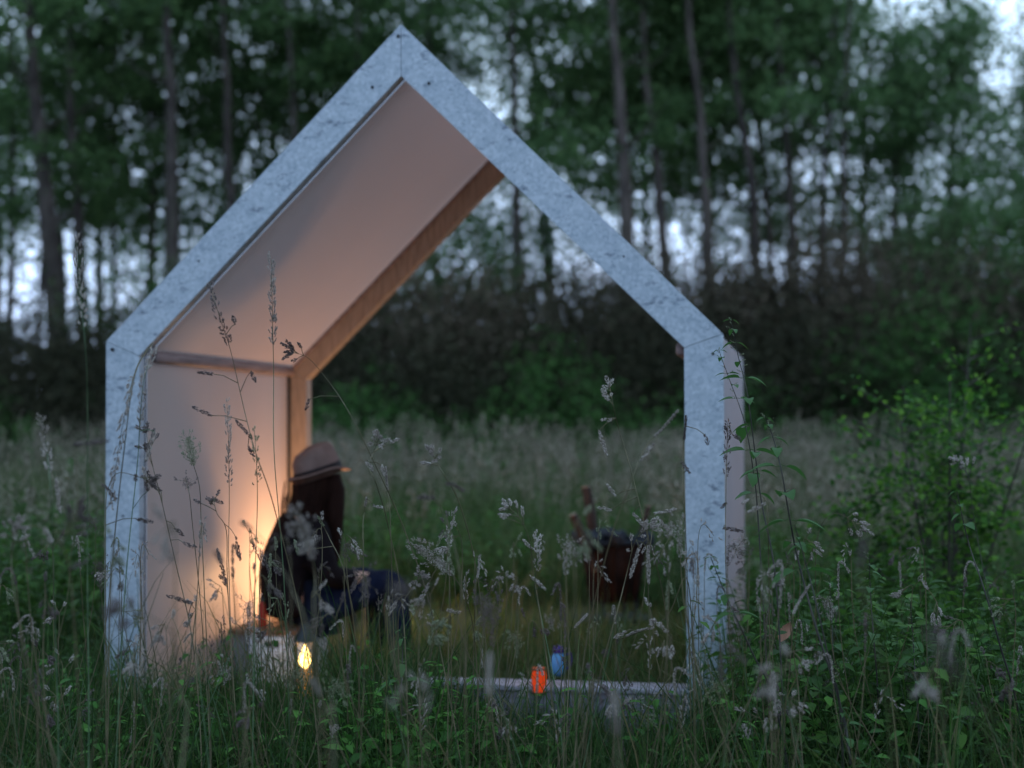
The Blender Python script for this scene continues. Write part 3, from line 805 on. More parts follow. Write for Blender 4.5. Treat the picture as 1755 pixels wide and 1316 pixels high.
T = [
 ([(45,0),(58,150),(75,300),(88,470)], 27.5, 34, CR[0], 'thick dark trunk leaning right at the far left, second from the picture edge', 'bark'),
 ([(120,0),(124,200),(133,350),(137,480)], 28.5, 21, CR[1], 'slim dark trunk just right of the thick leaning one at far left', 'bark'),
 ([(195,120),(193,300),(195,480)], 31, 10, CRS[0], 'very thin trunk with bright sky on both sides, left of the shelter roof', 'bark'),
 ([(262,180),(261,330),(260,490)], 31, 14, CRS[1], 'thin short-looking trunk just left of the thick one by the roof', 'bark'),
 ([(286,0),(292,150),(296,300),(294,460)], 27.5, 27, CR[2], 'thick straight trunk that meets the left end of the left roof slope', 'bark'),
 ([(382,0),(387,150),(394,300),(395,400)], 28.5, 20, CR[3], 'trunk standing behind the middle of the left roof slope', 'bark'),
 ([(489,0),(500,110),(508,250)], 29, 15, CR[4], 'slim trunk ending behind the upper left roof slope', 'bark'),
 ([(612,0),(616,120),(618,260)], 29.5, 13, CR[0], 'slim dark trunk just left of the roof peak', 'bark'),
 ([(735,0),(738,120),(742,300)], 30, 13, CR[1], 'slim dark trunk just right of the roof peak', 'bark'),
 ([(878,0),(880,130),(884,300)], 28.5, 17, CR[2], 'dark trunk above the middle of the right roof slope', 'bark'),
 ([(1047,0),(1060,120),(1068,260),(1073,420)], 27, 25, CR[3], 'thickest pale trunk right of the shelter roof', 'bark_pale'),
 ([(1096,0),(1106,120),(1125,240),(1140,430)], 28, 18, CRS[2], 'pale slim trunk bending right, next to the thickest pale one', 'bark_pale'),
 ([(1178,0),(1190,120),(1205,260),(1213,440)], 27.5, 18, CR[4], 'brown curved trunk left of the broad sky gap at right', 'bark_pale'),
 ([(1250,0),(1262,150),(1285,290),(1298,440)], 28, 19, CR[0], 'dark trunk leaning right in front of the sky gaps at right', 'bark'),
 ([(1285,0),(1290,150),(1312,320),(1320,440)], 30, 11, CRS[0], 'thin trunk close beside the dark leaning trunk at right', 'bark'),
 ([(1335,60),(1345,220),(1356,340),(1358,440)], 29, 15, CR[1], 'dark upright trunk right of the thin pair of trunks', 'bark'),
 ([(1425,120),(1415,260),(1408,430)], 30, 13, CR[2], 'thin dark trunk half hidden by foliage right of centre', 'bark'),
 ([(1452,60),(1448,250),(1444,420)], 29, 13, CR[3], 'dark trunk under the broadest dark crown at upper right', 'bark'),
 ([(1540,60),(1536,230),(1530,440)], 31, 12, None, 'slender trunk left of the pale cone-shaped tree', 'bark'),
 ([(18,60),(22,250),(18,460)], 30, 12, CR[4], 'thin trunk at the very left edge of the picture', 'bark'),
]
for i, (pts, d, r, cr, lab, bk) in enumerate(T):
    if pts[0][0] > 1000 and cr in CR and i % 3: cr = CRL[CR.index(cr)]  # most right-hand crowns get the leaves lightened for skylight
    tree(pts, d, r, cr, lab, 'alder_tree', bk, off=(random.uniform(-.6,.6), random.uniform(1.6,2.8)), scale=random.uniform(.95,1.1))
tree([(1632,60),(1630,230),(1628,420)], 29.5, 16, CRP[0], 'pale green cone-shaped tree beside the white sky opening at upper right', 'poplar_tree', scale=1.02, top=9.5, group='pale young trees')
tree([(1775,120),(1772,250),(1765,420)], 29.5, 16, CRP[1], 'pale green tree cut by the right edge of the picture', 'poplar_tree', scale=.86, top=8.4, group='pale young trees')
tree([(1565,200),(1566,300),(1566,420)], 31.5, 12, CRP[0], 'pale green tree half hidden left of the cone-shaped one', 'poplar_tree', scale=.98, top=9.0, group='pale young trees')
# the farther rows of the wood read as one mass
g = Geo(); gt = Geo()
rs = np.random.RandomState(5)
cl = []
for k in range(1200):
    d = rs.uniform(34, 44); x = rs.uniform(-.58, .58) * d; pc = 877.5 + x / d * FPX
    lowk = k > 520
    z = rs.uniform(0, 1) ** .8 * 8.5 + (7.0 if rs.rand() < .72 else 4.9)
    if lowk:
        z = rs.uniform(3.6, 8.2)
        open_ = pc < 270 or 985 < pc < 1050 or 1135 < pc < 1215 or 1285 < pc < 1330 or 1550 < pc < 1610
        if open_ and rs.rand() < (.78 if z < 7.0 else .2): continue
        if rs.rand() < (.5 if pc > 1210 else .12): continue
    if 1500 < pc < 1800 and z > 1.28 + d * (.235 if pc < 1600 else .195): continue
    cl.append((x, d, z))
cl = np.array(cl); idx = np.repeat(np.arange(len(cl)), 130)
c = cl[idx] + rs.normal(size=(len(idx), 3)) * np.array([.8, .8, .55]) * rs.uniform(.6, 1.3, len(cl))[idx][:, None]
g.leaves(c, rs.normal(size=c.shape), rs.normal(size=c.shape), rs.uniform(.12, .2, len(c)), rs.uniform(.08, .12, len(c)))
tag(g.build('far_wood_foliage', M['far']), 'dark green foliage of the farther wood behind the tall trunks', 'foliage', kind='stuff')
for k in range(20):
    d = rs.uniform(33, 42); x = rs.uniform(-.45, .45) * d; l = rs.uniform(-.6, .6)
    z0 = float(ground_z(x, d)) - .1; r = rs.uniform(.05, .11)
    gt.tube([(x, d, z0), (x + l*.3 + rs.uniform(-.1,.1), d, z0 + 4), (x + l*.7 + rs.uniform(-.15,.15), d, z0 + 8), (x + l, d, z0 + 13)], [r*1.2, r, r*.7, r*.3], 6, False)
tag(gt.build('far_wood_trunks', M['bark'], smooth=True), 'thin far trunks of the wood behind the first row', 'trunks', kind='stuff')

# ------------------------------------------------------------------ scrub bank under the trees
def bush_mesh(name, mat, seed, n=5200, twigs=60):
    rs = np.random.RandomState(seed); g = Geo()
    K = 22; a = rs.uniform(0, 2*np.pi, K); q = rs.uniform(0, 1, K) ** .5; h = rs.uniform(.15, 1, K) ** .8
    C = np.stack([np.cos(a)*q*1.5, np.sin(a)*q*1.0, h * 2.1 * (1 - .45 * q)], 1)
    idx = rs.randint(0, K, n); off = rs.normal(size=(n, 3)) * np.array([.36, .36, .28])
    c = C[idx] + off; c[:, 2] = np.abs(c[:, 2])
    n_ = rs.normal(size=c.shape); n_[:, 2] = abs(n_[:, 2]) + .3
    L = rs.uniform(.05, .10, n); g.leaves(c, rs.normal(size=c.shape), n_, L, L*.6)
    for k in range(twigs):
        p = C[rs.randint(0, K)] + rs.normal(size=3) * .4; p[2] = abs(p[2]) + .35
        g.tube([(p[0]*.4, p[1]*.4, 0), (p[0]*.8, p[1]*.8, p[2]*.6), (p[0]*1.1 + rs.uniform(-.2,.2), p[1]*1.1, p[2]*1.15)], [.014, .009, .003], 3, False)
    return g.mesh(name, mat)
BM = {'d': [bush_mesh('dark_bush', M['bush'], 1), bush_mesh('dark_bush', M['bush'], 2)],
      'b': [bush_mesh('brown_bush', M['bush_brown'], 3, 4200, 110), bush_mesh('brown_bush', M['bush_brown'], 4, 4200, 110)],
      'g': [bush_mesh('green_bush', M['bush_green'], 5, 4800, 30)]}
# (x px, top y px, distance, kind, width factor, label)
B = [
 (-60,455,24,'d',1.2,'dark bramble at the left picture edge under the trees'), (70,480,23,'d',1.1,'dark bramble below the thick leaning trunk at far left'),
 (150,520,22.4,'d',1.0,'low dark bramble just left of the shelter'), (215,455,25.5,'g',.9,'green scrub with sky above it left of the left roof slope'),
 (330,480,24,'d',1.2,'dark bramble behind the left wall of the shelter'), (600,430,25.5,'g',1.0,'green scrub seen just under the timber rafter'),
 (690,430,24.5,'b',1.2,'brown scrub seen through the shelter below its peak'), (820,385,26.5,'g',1.0,'brighter green scrub under the peak, below the sky gaps'),
 (800,440,23.5,'b',1.1,'brown scrub in the middle of the shelter opening'), (905,455,25,'b',1.1,'brown scrub below the bright gaps seen through the shelter'),
 (930,500,22.8,'d',1.2,'dark low bramble in the middle of the shelter opening'), (1040,480,23.5,'d',1.2,'dark bramble at the right of the shelter opening'),
 (1110,400,26,'b',1.0,'brown twiggy scrub at the foot of the pale trunks'), (1190,450,24.5,'b',1.2,'brown scrub right above the right shoulder of the shelter'),
 (1290,430,24.5,'b',1.2,'brown scrub below the leaning dark trunk at right'), (1380,385,26,'b',1.1,'tall brown scrub between the trunks at right'),
 (1440,370,25,'b',1.1,'tallest brown twiggy scrub at right, reaching into the sky gaps'), (1330,500,22.6,'d',1.2,'low dark bramble right of the shelter shoulder'),
 (1530,420,24.5,'b',1.2,'brown scrub below the slender trunk at right'), (1610,430,23.6,'b',1.1,'brown scrub below the pale cone-shaped tree'),
 (1690,395,25,'g',1.2,'green scrub at the right below the cut-off tree'), (1780,400,24,'d',1.3,'dark bramble at the right picture edge'),
 (1500,520,22.4,'d',1.2,'low dark bramble behind the green sapling, left side'), (1650,520,22.4,'g',1.2,'low green scrub behind the green sapling, right side'),
 (470,470,25,'d',1.2,'dark bramble hidden mostly behind the roof lining'), (700,545,22.0,'d',1.0,'lowest dark bramble just right of the back post'),
 (840,560,21.8,'d',1.1,'low dark bramble above the bright meadow in the opening'), (1190,560,21.8,'d',1.1,'low dark bramble behind the right front post'),
]
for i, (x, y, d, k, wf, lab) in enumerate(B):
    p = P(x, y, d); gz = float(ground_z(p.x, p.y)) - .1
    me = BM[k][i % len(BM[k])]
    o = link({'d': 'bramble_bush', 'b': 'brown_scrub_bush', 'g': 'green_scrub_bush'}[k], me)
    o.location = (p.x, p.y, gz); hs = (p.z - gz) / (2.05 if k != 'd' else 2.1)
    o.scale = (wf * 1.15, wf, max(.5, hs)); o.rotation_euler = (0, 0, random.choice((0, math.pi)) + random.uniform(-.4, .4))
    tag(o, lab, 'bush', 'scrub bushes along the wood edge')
# tangle of low bramble filling the bank between the bushes
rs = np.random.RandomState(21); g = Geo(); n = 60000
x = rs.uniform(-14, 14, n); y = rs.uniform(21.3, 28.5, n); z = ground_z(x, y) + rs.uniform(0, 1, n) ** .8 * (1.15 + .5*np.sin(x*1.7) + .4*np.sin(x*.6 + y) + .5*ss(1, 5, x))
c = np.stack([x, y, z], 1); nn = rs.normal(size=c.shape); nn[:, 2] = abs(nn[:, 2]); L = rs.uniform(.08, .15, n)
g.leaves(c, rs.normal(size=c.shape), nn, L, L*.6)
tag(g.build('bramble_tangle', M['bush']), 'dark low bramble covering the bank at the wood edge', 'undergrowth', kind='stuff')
# green tall weeds at the foot of the bank
g = Geo(); cs = []
for k in range(620):
    x = rs.uniform(-10, 10); 
    dens = 1.0 if -2.9 < x < 2.9 else .4
    if rs.rand() > dens: continue
    y = rs.uniform(19.6, 22.3); h = rs.uniform(.8, 1.7) * (1.15 if -1 < x < 2.8 else .85) * (1 + .3*math.sin(x*2.3)); z0 = float(ground_z(x, y)); cs.append((x, y, z0, h))
cs = np.array(cs); idx = np.repeat(np.arange(len(cs)), 85)
t = rs.uniform(.1, 1, len(idx)); c = np.stack([cs[idx,0] + rs.normal(size=len(idx))*.13, cs[idx,1] + rs.normal(size=len(idx))*.13, cs[idx,2] + t*cs[idx,3]], 1)
nn = rs.normal(size=c.shape)*.6; nn[:,2] += 1; L = rs.uniform(.06,.12,len(c)); g.leaves(c, rs.normal(size=c.shape), nn, L, L*.5)
tag(g.build('bank_weeds', M['bush_green']), 'tall green weeds along the foot of the dark bank', 'weeds', kind='stuff')

# ------------------------------------------------------------------ meadow behind the shelter
def in_shelter(x, y, m=0.0):
    c, s_ = math.cos(YAW), math.sin(YAW)
    dx, dy = x - OX, y - OY
    u = dx*c + dy*s_; w = -dx*s_ + dy*c
    return (np.abs(u) < HW + m) & (w > -.06 - m) & (w < DEP + m + .1)
def to_local(x, y):
    c, s_ = math.cos(YAW), math.sin(YAW); dx, dy = x - OX, y - OY
    return dx*c + dy*s_, -dx*s_ + dy*c
def clearing(x, y):
    u, w = to_local(x, y); return (np.abs(u) < 1.12 + 0*w) & (w > 0) & (w < 3.5 + .25*np.sin(u*5))
def scatter(n, d0, d1, half=.42, extra=1.0, rs=rs, power=1.0):
    y = d0 + (d1 - d0) * rs.uniform(0, 1, n) ** power; x = rs.uniform(-1, 1, n) * (half * y + extra)
    k = ~in_shelter(x, y, .01) & ~clearing(x, y)
    return x[k], y[k]
def vnoise(x, y, s, seed=0):
    return (np.sin(x*s + seed) + np.sin(y*s*1.3 + seed*2) + np.sin((x+y)*s*.7 + seed*3) + np.sin((x*.6 - y*1.1)*s*1.9 + seed)) / 4
R = np.random.RandomState(31)
g = Geo(); x, y = scatter(85000, 7.4, 24.5, .44, .8, power=.9); kk = R.rand(len(x)) < 1 - ss(20, 24.5, y + 1.6*vnoise(x, y, 1.3)); x, y = x[kk], y[kk]
h = (.42 + .28*ss(9, 14, y)) * R.uniform(.6, 1.3, len(x)) * (1 + .25*vnoise(x, y, 1.1))
g.blades(np.stack([x, y, ground_z(x, y)], 1), h, R.normal(size=(len(x), 2))*.35, .006 + .0006*y, 3)
tag(g.build('meadow_grass', M['grass_mid']), 'grey-green tall grass of the meadow behind the shelter', 'grass', kind='stuff')
# seed heads of the far meadow: a stem and a few pale spikelets each
g = Geo(); x, y = scatter(21000, 8.2, 24.0, .44, .8, power=.85)
keep = R.rand(len(x)) < .35 + .65*ss(10, 14, y); x, y = x[keep], y[keep]
keep = R.rand(len(x)) < np.clip(.45 + 1.6*vnoise(x, y, 1.25, 5), .05, 1) * (1 - .93*ss(17.5, 23.5, y + 2*vnoise(x, y, .8, 3))); x, y = x[keep], y[keep]
h = (.62 + .42*R.rand(len(x))) * (1 + .34*vnoise(x, y, 1.3, 2)); lean = R.normal(size=(len(x), 2))*.14
z0 = ground_z(x, y); g.blades(np.stack([x, y, z0], 1), h, lean, .006, 2, 0)
tops = np.stack([x + lean[:,0]*h*.9, y + lean[:,1]*h*.9, z0 + h*.97], 1)
m = 7; idx = np.repeat(np.arange(len(x)), m); tt = np.tile(np.linspace(-.5, .5, m), len(x))
c = tops[idx] + np.stack([lean[idx,0]*tt*.25, lean[idx,1]*tt*.25, tt*.16], 1) + R.normal(size=(len(idx),3))*np.array([.012,.012,.01])
dd = np.stack([lean[idx,0], lean[idx,1], np.ones(len(idx))], 1) + R.normal(size=(len(idx),3))*.35
g.octas(c, dd, .045, .016)
tag(g.build('meadow_seed_heads', M['seed_far']), 'pale seed heads standing above the meadow behind the shelter', 'grass', kind='stuff')
# short straw-coloured grass in the trodden clearing
g = Geo(); n = 16000; u = R.uniform(-1.14, 1.14, n); w = R.uniform(.14, 3.7, n)
c_, s_ = math.cos(YAW), math.sin(YAW); x = OX + u*c_ - w*s_; y = OY + u*s_ + w*c_
g.blades(np.stack([x, y, ground_z(x, y)], 1), R.uniform(.03, .13, n), R.normal(size=(n,2))*.6, .006, 2)
tag(g.build('trodden_grass', leaf_mat('trodden_blades', [(0,(.05,.08,.03)),(.5,(.09,.11,.05)),(1,(.2,.18,.11))], .3)), 'short trodden grass inside and behind the shelter', 'grass', kind='stuff')

# ------------------------------------------------------------------ broad-leaved weeds
def weed_field(name, mat, label, spots, leafL=(.05,.09), per=26, rs=None):
    """spots: (x, y, z, height, tilt)"""
    rs = rs or np.random.RandomState(3); g = Geo(); sp = np.array(spots)
    idx = np.repeat(np.arange(len(sp)), per); n = len(idx)
    t = np.tile(np.linspace(.12, 1, per), len(sp)) + rs.uniform(-.02,.02,n)
    a = np.tile(np.arange(per) * 2.4, len(sp)) + rs.uniform(0,.6,n) + sp[idx,0]*37
    L = rs.uniform(*leafL, n) * (1.15 - .55*np.clip(t,0,1)**2)
    lx, ly = np.cos(sp[idx,4]*1.0)*.0, 0
    cx = sp[idx,0] + sp[idx,3]*sp[idx,4]*t**2 ; cy = sp[idx,1] + sp[idx,3]*sp[idx,4]*.4*t
    d = np.stack([np.cos(a), np.sin(a), rs.uniform(-.45,.25,n)], 1)
    c = np.stack([cx, cy, sp[idx,2] + sp[idx,3]*t], 1) + d*L[:,None]*.62
    nn = np.stack([-np.cos(a)*-.3, -np.sin(a)*-.3, np.ones(n)], 1) + rs.normal(size=(n,3))*.22
    # two-part bent leaves: inner and outer halves
    dl = d/np.linalg.norm(d,axis=1,keepdims=True); b = np.cross(dl, nn); b /= np.linalg.norm(b,axis=1,keepdims=True); u = np.cross(b, dl)
    Lc = L[:,None]; Wd = Lc*rs.uniform(.42,.6,(n,1))
    V = np.stack([c-dl*Lc*.5, c-dl*Lc*.12+b*Wd*.5+u*Wd*.12, c-dl*Lc*.1, c-dl*Lc*.12-b*Wd*.5+u*Wd*.12, c+dl*Lc*.22+b*Wd*.33-u*Lc*.02, c+dl*Lc*.22-u*Lc*.07, c+dl*Lc*.22-b*Wd*.33-u*Lc*.02, c+dl*Lc*.5-u*Lc*.16], 1)
    o4 = np.array([(0,1,2,0),(0,2,3,0)]);
    tri = np.array([(0,1,2),(0,2,3),(4,7,5),(5,7,6)]); qd = np.array([(1,4,5,2),(2,5,6,3)])
    base = np.arange(n)[:,None,None]*8
    k0 = g.n; g.add(V.reshape(-1,3), (base+tri[None]).reshape(-1,3)); g.F.append(((base+qd[None]).reshape(-1,4)+k0).astype(np.int32))
    for s_ in sp[:: 1]:
        g.tube([(s_[0],s_[1],s_[2]),(s_[0]+s_[3]*s_[4]*.25,s_[1]+s_[3]*s_[4]*.2,s_[2]+s_[3]*.5),(s_[0]+s_[3]*s_[4],s_[1]+s_[3]*s_[4]*.4,s_[2]+s_[3])], [.003,.0025,.0012], 3, False)
    return tag(g.build(name, mat), label, 'weeds', kind='stuff')
rs = np.random.RandomState(77)
def spots(n, x0, x1, d0, d1, h0, h1):
    """x as a fraction of distance"""
    y = rs.uniform(d0, d1, n); x = rs.uniform(x0, x1, n) * y
    k = ~in_shelter(x, y, .04) & ~clearing(x, y) & (rs.rand(n) < np.clip(.55 + 1.2*vnoise(x, y, 3.1, 4), .12, 1)); x, y = x[k], y[k]
    lu, lw = to_local(x, y); hf = np.where((lu > .02) & (lu < 1.2) & (lw > -1.05) & (lw < 0), .5, 1.0)
    return list(zip(x, y, ground_z(x, y), rs.uniform(h0, h1, len(x)) * hf, rs.uniform(-.35, .35, len(x))))
fxs = lambda px: (px - 877.5) / FPX
weed_field('nettle_patch', M['weed'], 'green weeds growing on the left behind the shelter', spots(420, fxs(-120), fxs(230), 6.6, 11.5, .45, .85), (.06,.10), 24, rs)
weed_field('tall_meadow_weeds', M['bush_green'], 'taller weeds standing up here and there in the far meadow', spots(300, -.42, .42, 13.5, 21, .75, 1.35), (.09,.15), 20, rs)
weed_field('weed_patch', M['weed'], 'green weeds growing in the meadow just behind the clearing', spots(520, fxs(520), fxs(1220), 9.4, 13, .30, .66), (.06,.11), 22, rs)
weed_field('weed_thicket', M['weed'], 'green weeds and nettles growing at the right beside the shelter', spots(860, fxs(1225), fxs(1900), 4.2, 9.5, .35, .80), (.05,.09), 26, rs)
sp_ = spots(250, fxs(-60), fxs(1300), 4.2, 5.8, .24, .50) + spots(130, fxs(600), fxs(930), 4.0, 5.6, .28, .56) + spots(120, fxs(1150), fxs(1800), 3.9, 5.8, .3, .62)
weed_field('low_weeds', leaf_mat('low_weed_leaves', [(0,(.03,.09,.016)),(.6,(.06,.17,.028)),(1,(.11,.26,.045))], .42), 'low bright green leafy weeds in the grass in front of the shelter', sp_, (.045,.085), 16, rs)

# ------------------------------------------------------------------ foreground grass
R = np.random.RandomState(41)
g = Geo()
def tufts(n, d0, d1, per, h0, h1, half=.42, extra=.5):
    y = R.uniform(d0, d1, n); x = R.uniform(-1, 1, n) * (half*y + extra)
    k = ~in_shelter(x, y, .03) & ~clearing(x, y); x, y = x[k], y[k]
    idx = np.repeat(np.arange(len(x)), per)
    X = x[idx] + R.normal(size=len(idx))*.035; Y = y[idx] + R.normal(size=len(idx))*.035
    hh = R.uniform(h0, h1, len(x))[idx] * R.uniform(.5, 1.15, len(idx))
    return X, Y, hh
for (n, d0, d1, per, h0, h1) in ((950, 2.9, 5.0, 11, .28, .52), (1250, 4.6, 6.2, 12, .30, .58), (1500, 6.0, 9.2, 12, .35, .65), (330, 3.4, 5.7, 9, .6, .95), (500, 3.8, 5.6, 9, .45, .72)):
    X, Y, hh = tufts(n, d0, d1, per, h0, h1)
    lu, lw = to_local(X, Y); hh = hh * np.where((lu > .02) & (lu < 1.2) & (lw > -1.05) & (lw < 0), .42, 1.0)
    g.blades(np.stack([X, Y, ground_z(X, Y)], 1), hh, R.normal(size=(len(X),2))*.42, R.uniform(.003,.0075,len(X)), 5, .6)
tag(g.build('meadow_grass_near', M['grass']), 'dark green long grass in front of and beside the shelter', 'grass', kind='stuff')

g = Geo(); n = 46; y = R.uniform(5.1, 5.72, n); x = np.where(np.arange(n) < 20, R.uniform(fxs(495), fxs(550), n), R.uniform(fxs(890), fxs(985), n)) * y; idx = np.repeat(np.arange(n), 6)
g.blades(np.stack([x[idx] + R.normal(size=len(idx))*.02, y[idx] + R.normal(size=len(idx))*.02, 0*x[idx]], 1), R.uniform(.26, .42, n)[idx]*R.uniform(.7, 1.1, len(idx)), R.normal(size=(len(idx), 2))*.35, R.uniform(.0035, .006, len(idx)), 5, .6)
tag(g.build('fine_tufts', M['grass']), 'fine grass tufts in front of the lantern and the orange jar', 'grass', kind='stuff')
# taller growth right in front of the seated person's legs
g = Geo(); n = 260; y = R.uniform(4.6, 5.75, n); x = R.uniform(fxs(560), fxs(830), n) * y; idx = np.repeat(np.arange(n), 9)
g.blades(np.stack([x[idx] + R.normal(size=len(idx))*.03, y[idx] + R.normal(size=len(idx))*.03, 0*x[idx]], 1), (R.uniform(.42, .74, n) * (1 - .35*(x/y > fxs(740))))[idx]*R.uniform(.6, 1.1, len(idx)), R.normal(size=(len(idx), 2))*.42, R.uniform(.004, .0085, len(idx)), 6, .6)
tag(g.build('tall_tufts', M['grass']), 'taller green tufts in front of the legs of the seated person', 'grass', kind='stuff')
# single taller tufts inside the open shelter and in the clearing
g = Geo(); n = 900; u = R.uniform(-.55, 1.1, n); w = R.uniform(.2, 2.4, n); idx = np.repeat(np.arange(n), 8); h_ = R.uniform(.14, .46, n)
uu = u[idx] + R.normal(size=len(idx))*.03; ww = w[idx] + R.normal(size=len(idx))*.03
c_, s_ = math.cos(YAW), math.sin(YAW); X = OX + uu*c_ - ww*s_; Y = OY + uu*s_ + ww*c_
g.blades(np.stack([X, Y, ground_z(X, Y)], 1), h_[idx]*R.uniform(.6, 1.1, len(idx)), R.normal(size=(len(idx), 2))*.4, .0065, 4, .6)
tag(g.build('clearing_tufts', M['grass_mid']), 'loose green tufts growing up inside and behind the open shelter', 'grass', kind='stuff')
# --- seed heads
def axes(a, b, n, rs):
    t = rs.uniform(0, 1, n); return np.asarray(a)[None]*(1-t[:,None]) + np.asarray(b)[None]*t[:,None], t
def lobe(g, a, b, w, dens=1.0, L=.0085, sw=.0028):
    a = np.array(a, float); b = np.array(b, float); d = b - a; Ln = np.linalg.norm(d); d = d/(Ln+1e-9)
    n = max(6, int(Ln/.0011*dens)); c, t = axes(a, b, n, R)
    off = R.normal(size=(n,3)); off -= (off@d)[:,None]*d[None]; off /= (np.linalg.norm(off,axis=1,keepdims=True)+1e-9)
    rr = w*.5*np.sqrt(R.uniform(.05,1,n))*np.sin(np.pi*np.clip(.12+t*.8,0,1))**.6
    g.octas(c + off*rr[:,None], d[None]*1.0 + off*.45, L*R.uniform(.8,1.25,n), sw)
def smooth(pts, m=7):
    out = []; n = len(pts)
    for i in range(n-1):
        p0 = pts[max(i-1,0)]; p1 = pts[i]; p2 = pts[i+1]; p3 = pts[min(i+2,n-1)]
        for k in range(m):
            t = k/m; out.append(.5*((2*p1)+(-p0+p2)*t+(2*p0-5*p1+4*p2-p3)*t*t+(-p0+3*p1-3*p2+p3)*t**3))
    out.append(pts[-1]); return out
def seedhead(gh, gs, path, kind, L, rs):
    """path: smooth list of Vectors tip first; L length of the head along it"""
    acc = 0; hp = [path[0]]
    for a, b in zip(path[:-1], path[1:]):
        acc += (b-a).length; hp.append(b)
        if acc > L: break
    n = len(hp)
    if kind == 'spike':
        for a, b in zip(hp[:-1], hp[1:]): lobe(gh, a, b, .0085, 1.6, .006, .0022)
    elif kind == 'brome':
        for a, b in zip(hp[:-1], hp[1:]):
            d = (a-b).normalized()
            for k in range(max(1, int((a-b).length/.008))):
                p = a.lerp(b, rs.rand()); o = Vector(rs.normal(size=3)); o = (o - d*o.dot(d)).normalized()
                q = p + d*.012 + o*.006*rs.uniform(.5,1.6); lobe(gh, q, q + d*.013 + o*.004, .004, .9, .0075, .0020)
    elif kind == 'fluffy':
        for i, (a, b) in enumerate(zip(hp[:-1], hp[1:])):
            t = i/max(1,n-1); wd = .005+.034*math.sin(math.pi*min(1,.1+t*.85))
            lobe(gh, a, b, wd, 2.6, .0055, .0017)
            d = (a-b).normalized()
            for k in range(2):
                o = Vector(rs.normal(size=3)); o = (o - d*o.dot(d)).normalized(); p = a.lerp(b, rs.rand()); q = p + d*.02 + o*wd*.75
                gs.tube([p, q], [.0005,.0003], 3, False); lobe(gh, q, q + d*.012 + o*.006, .007, 1.2, .005, .0016)
    elif kind == 'cock':
        T_ = [.0, .10, .2, .34, .52, .78]
        for j, t in enumerate(T_):
            p = hp[min(n-1, int(t*(n-1)))]; pa = hp[max(0, int(t*(n-1))-1)]; pb = hp[min(n-1, int(t*(n-1))+1)]
            d = (pa-pb).normalized(); o = Vector(rs.normal(size=3)); o = (o - d*o.dot(d)).normalized()
            br = 0 if j == 0 else (.006 + .05*t*rs.uniform(.4,1.3))
            q = p + (d*.75 + o*.65).normalized()*br
            if br > .012: gs.tube([p, p.lerp(q,.5)+d*.002, q], [.0013,.0011,.0010], 4, False)
            ll = rs.uniform(.018,.034); e2 = (d*.8 + o*(.5 if j else .0) - Vector((0,0,.15))).normalized()
            lobe(gh, q, q + e2*ll, rs.uniform(.009,.013), 1.3)
def extend_to_ground(pts):
    a, b = pts[-2], pts[-1]; d = (b-a).normalized(); z = float(ground_z(b.x, b.y))
    if b.z > z:
        d = Vector((d.x*.5, d.y, -abs(d.z) if abs(d.z) > .3 else -1)).normalized()
        pts.append(b + d*((b.z - z)/max(.3, -d.z)))
    return pts

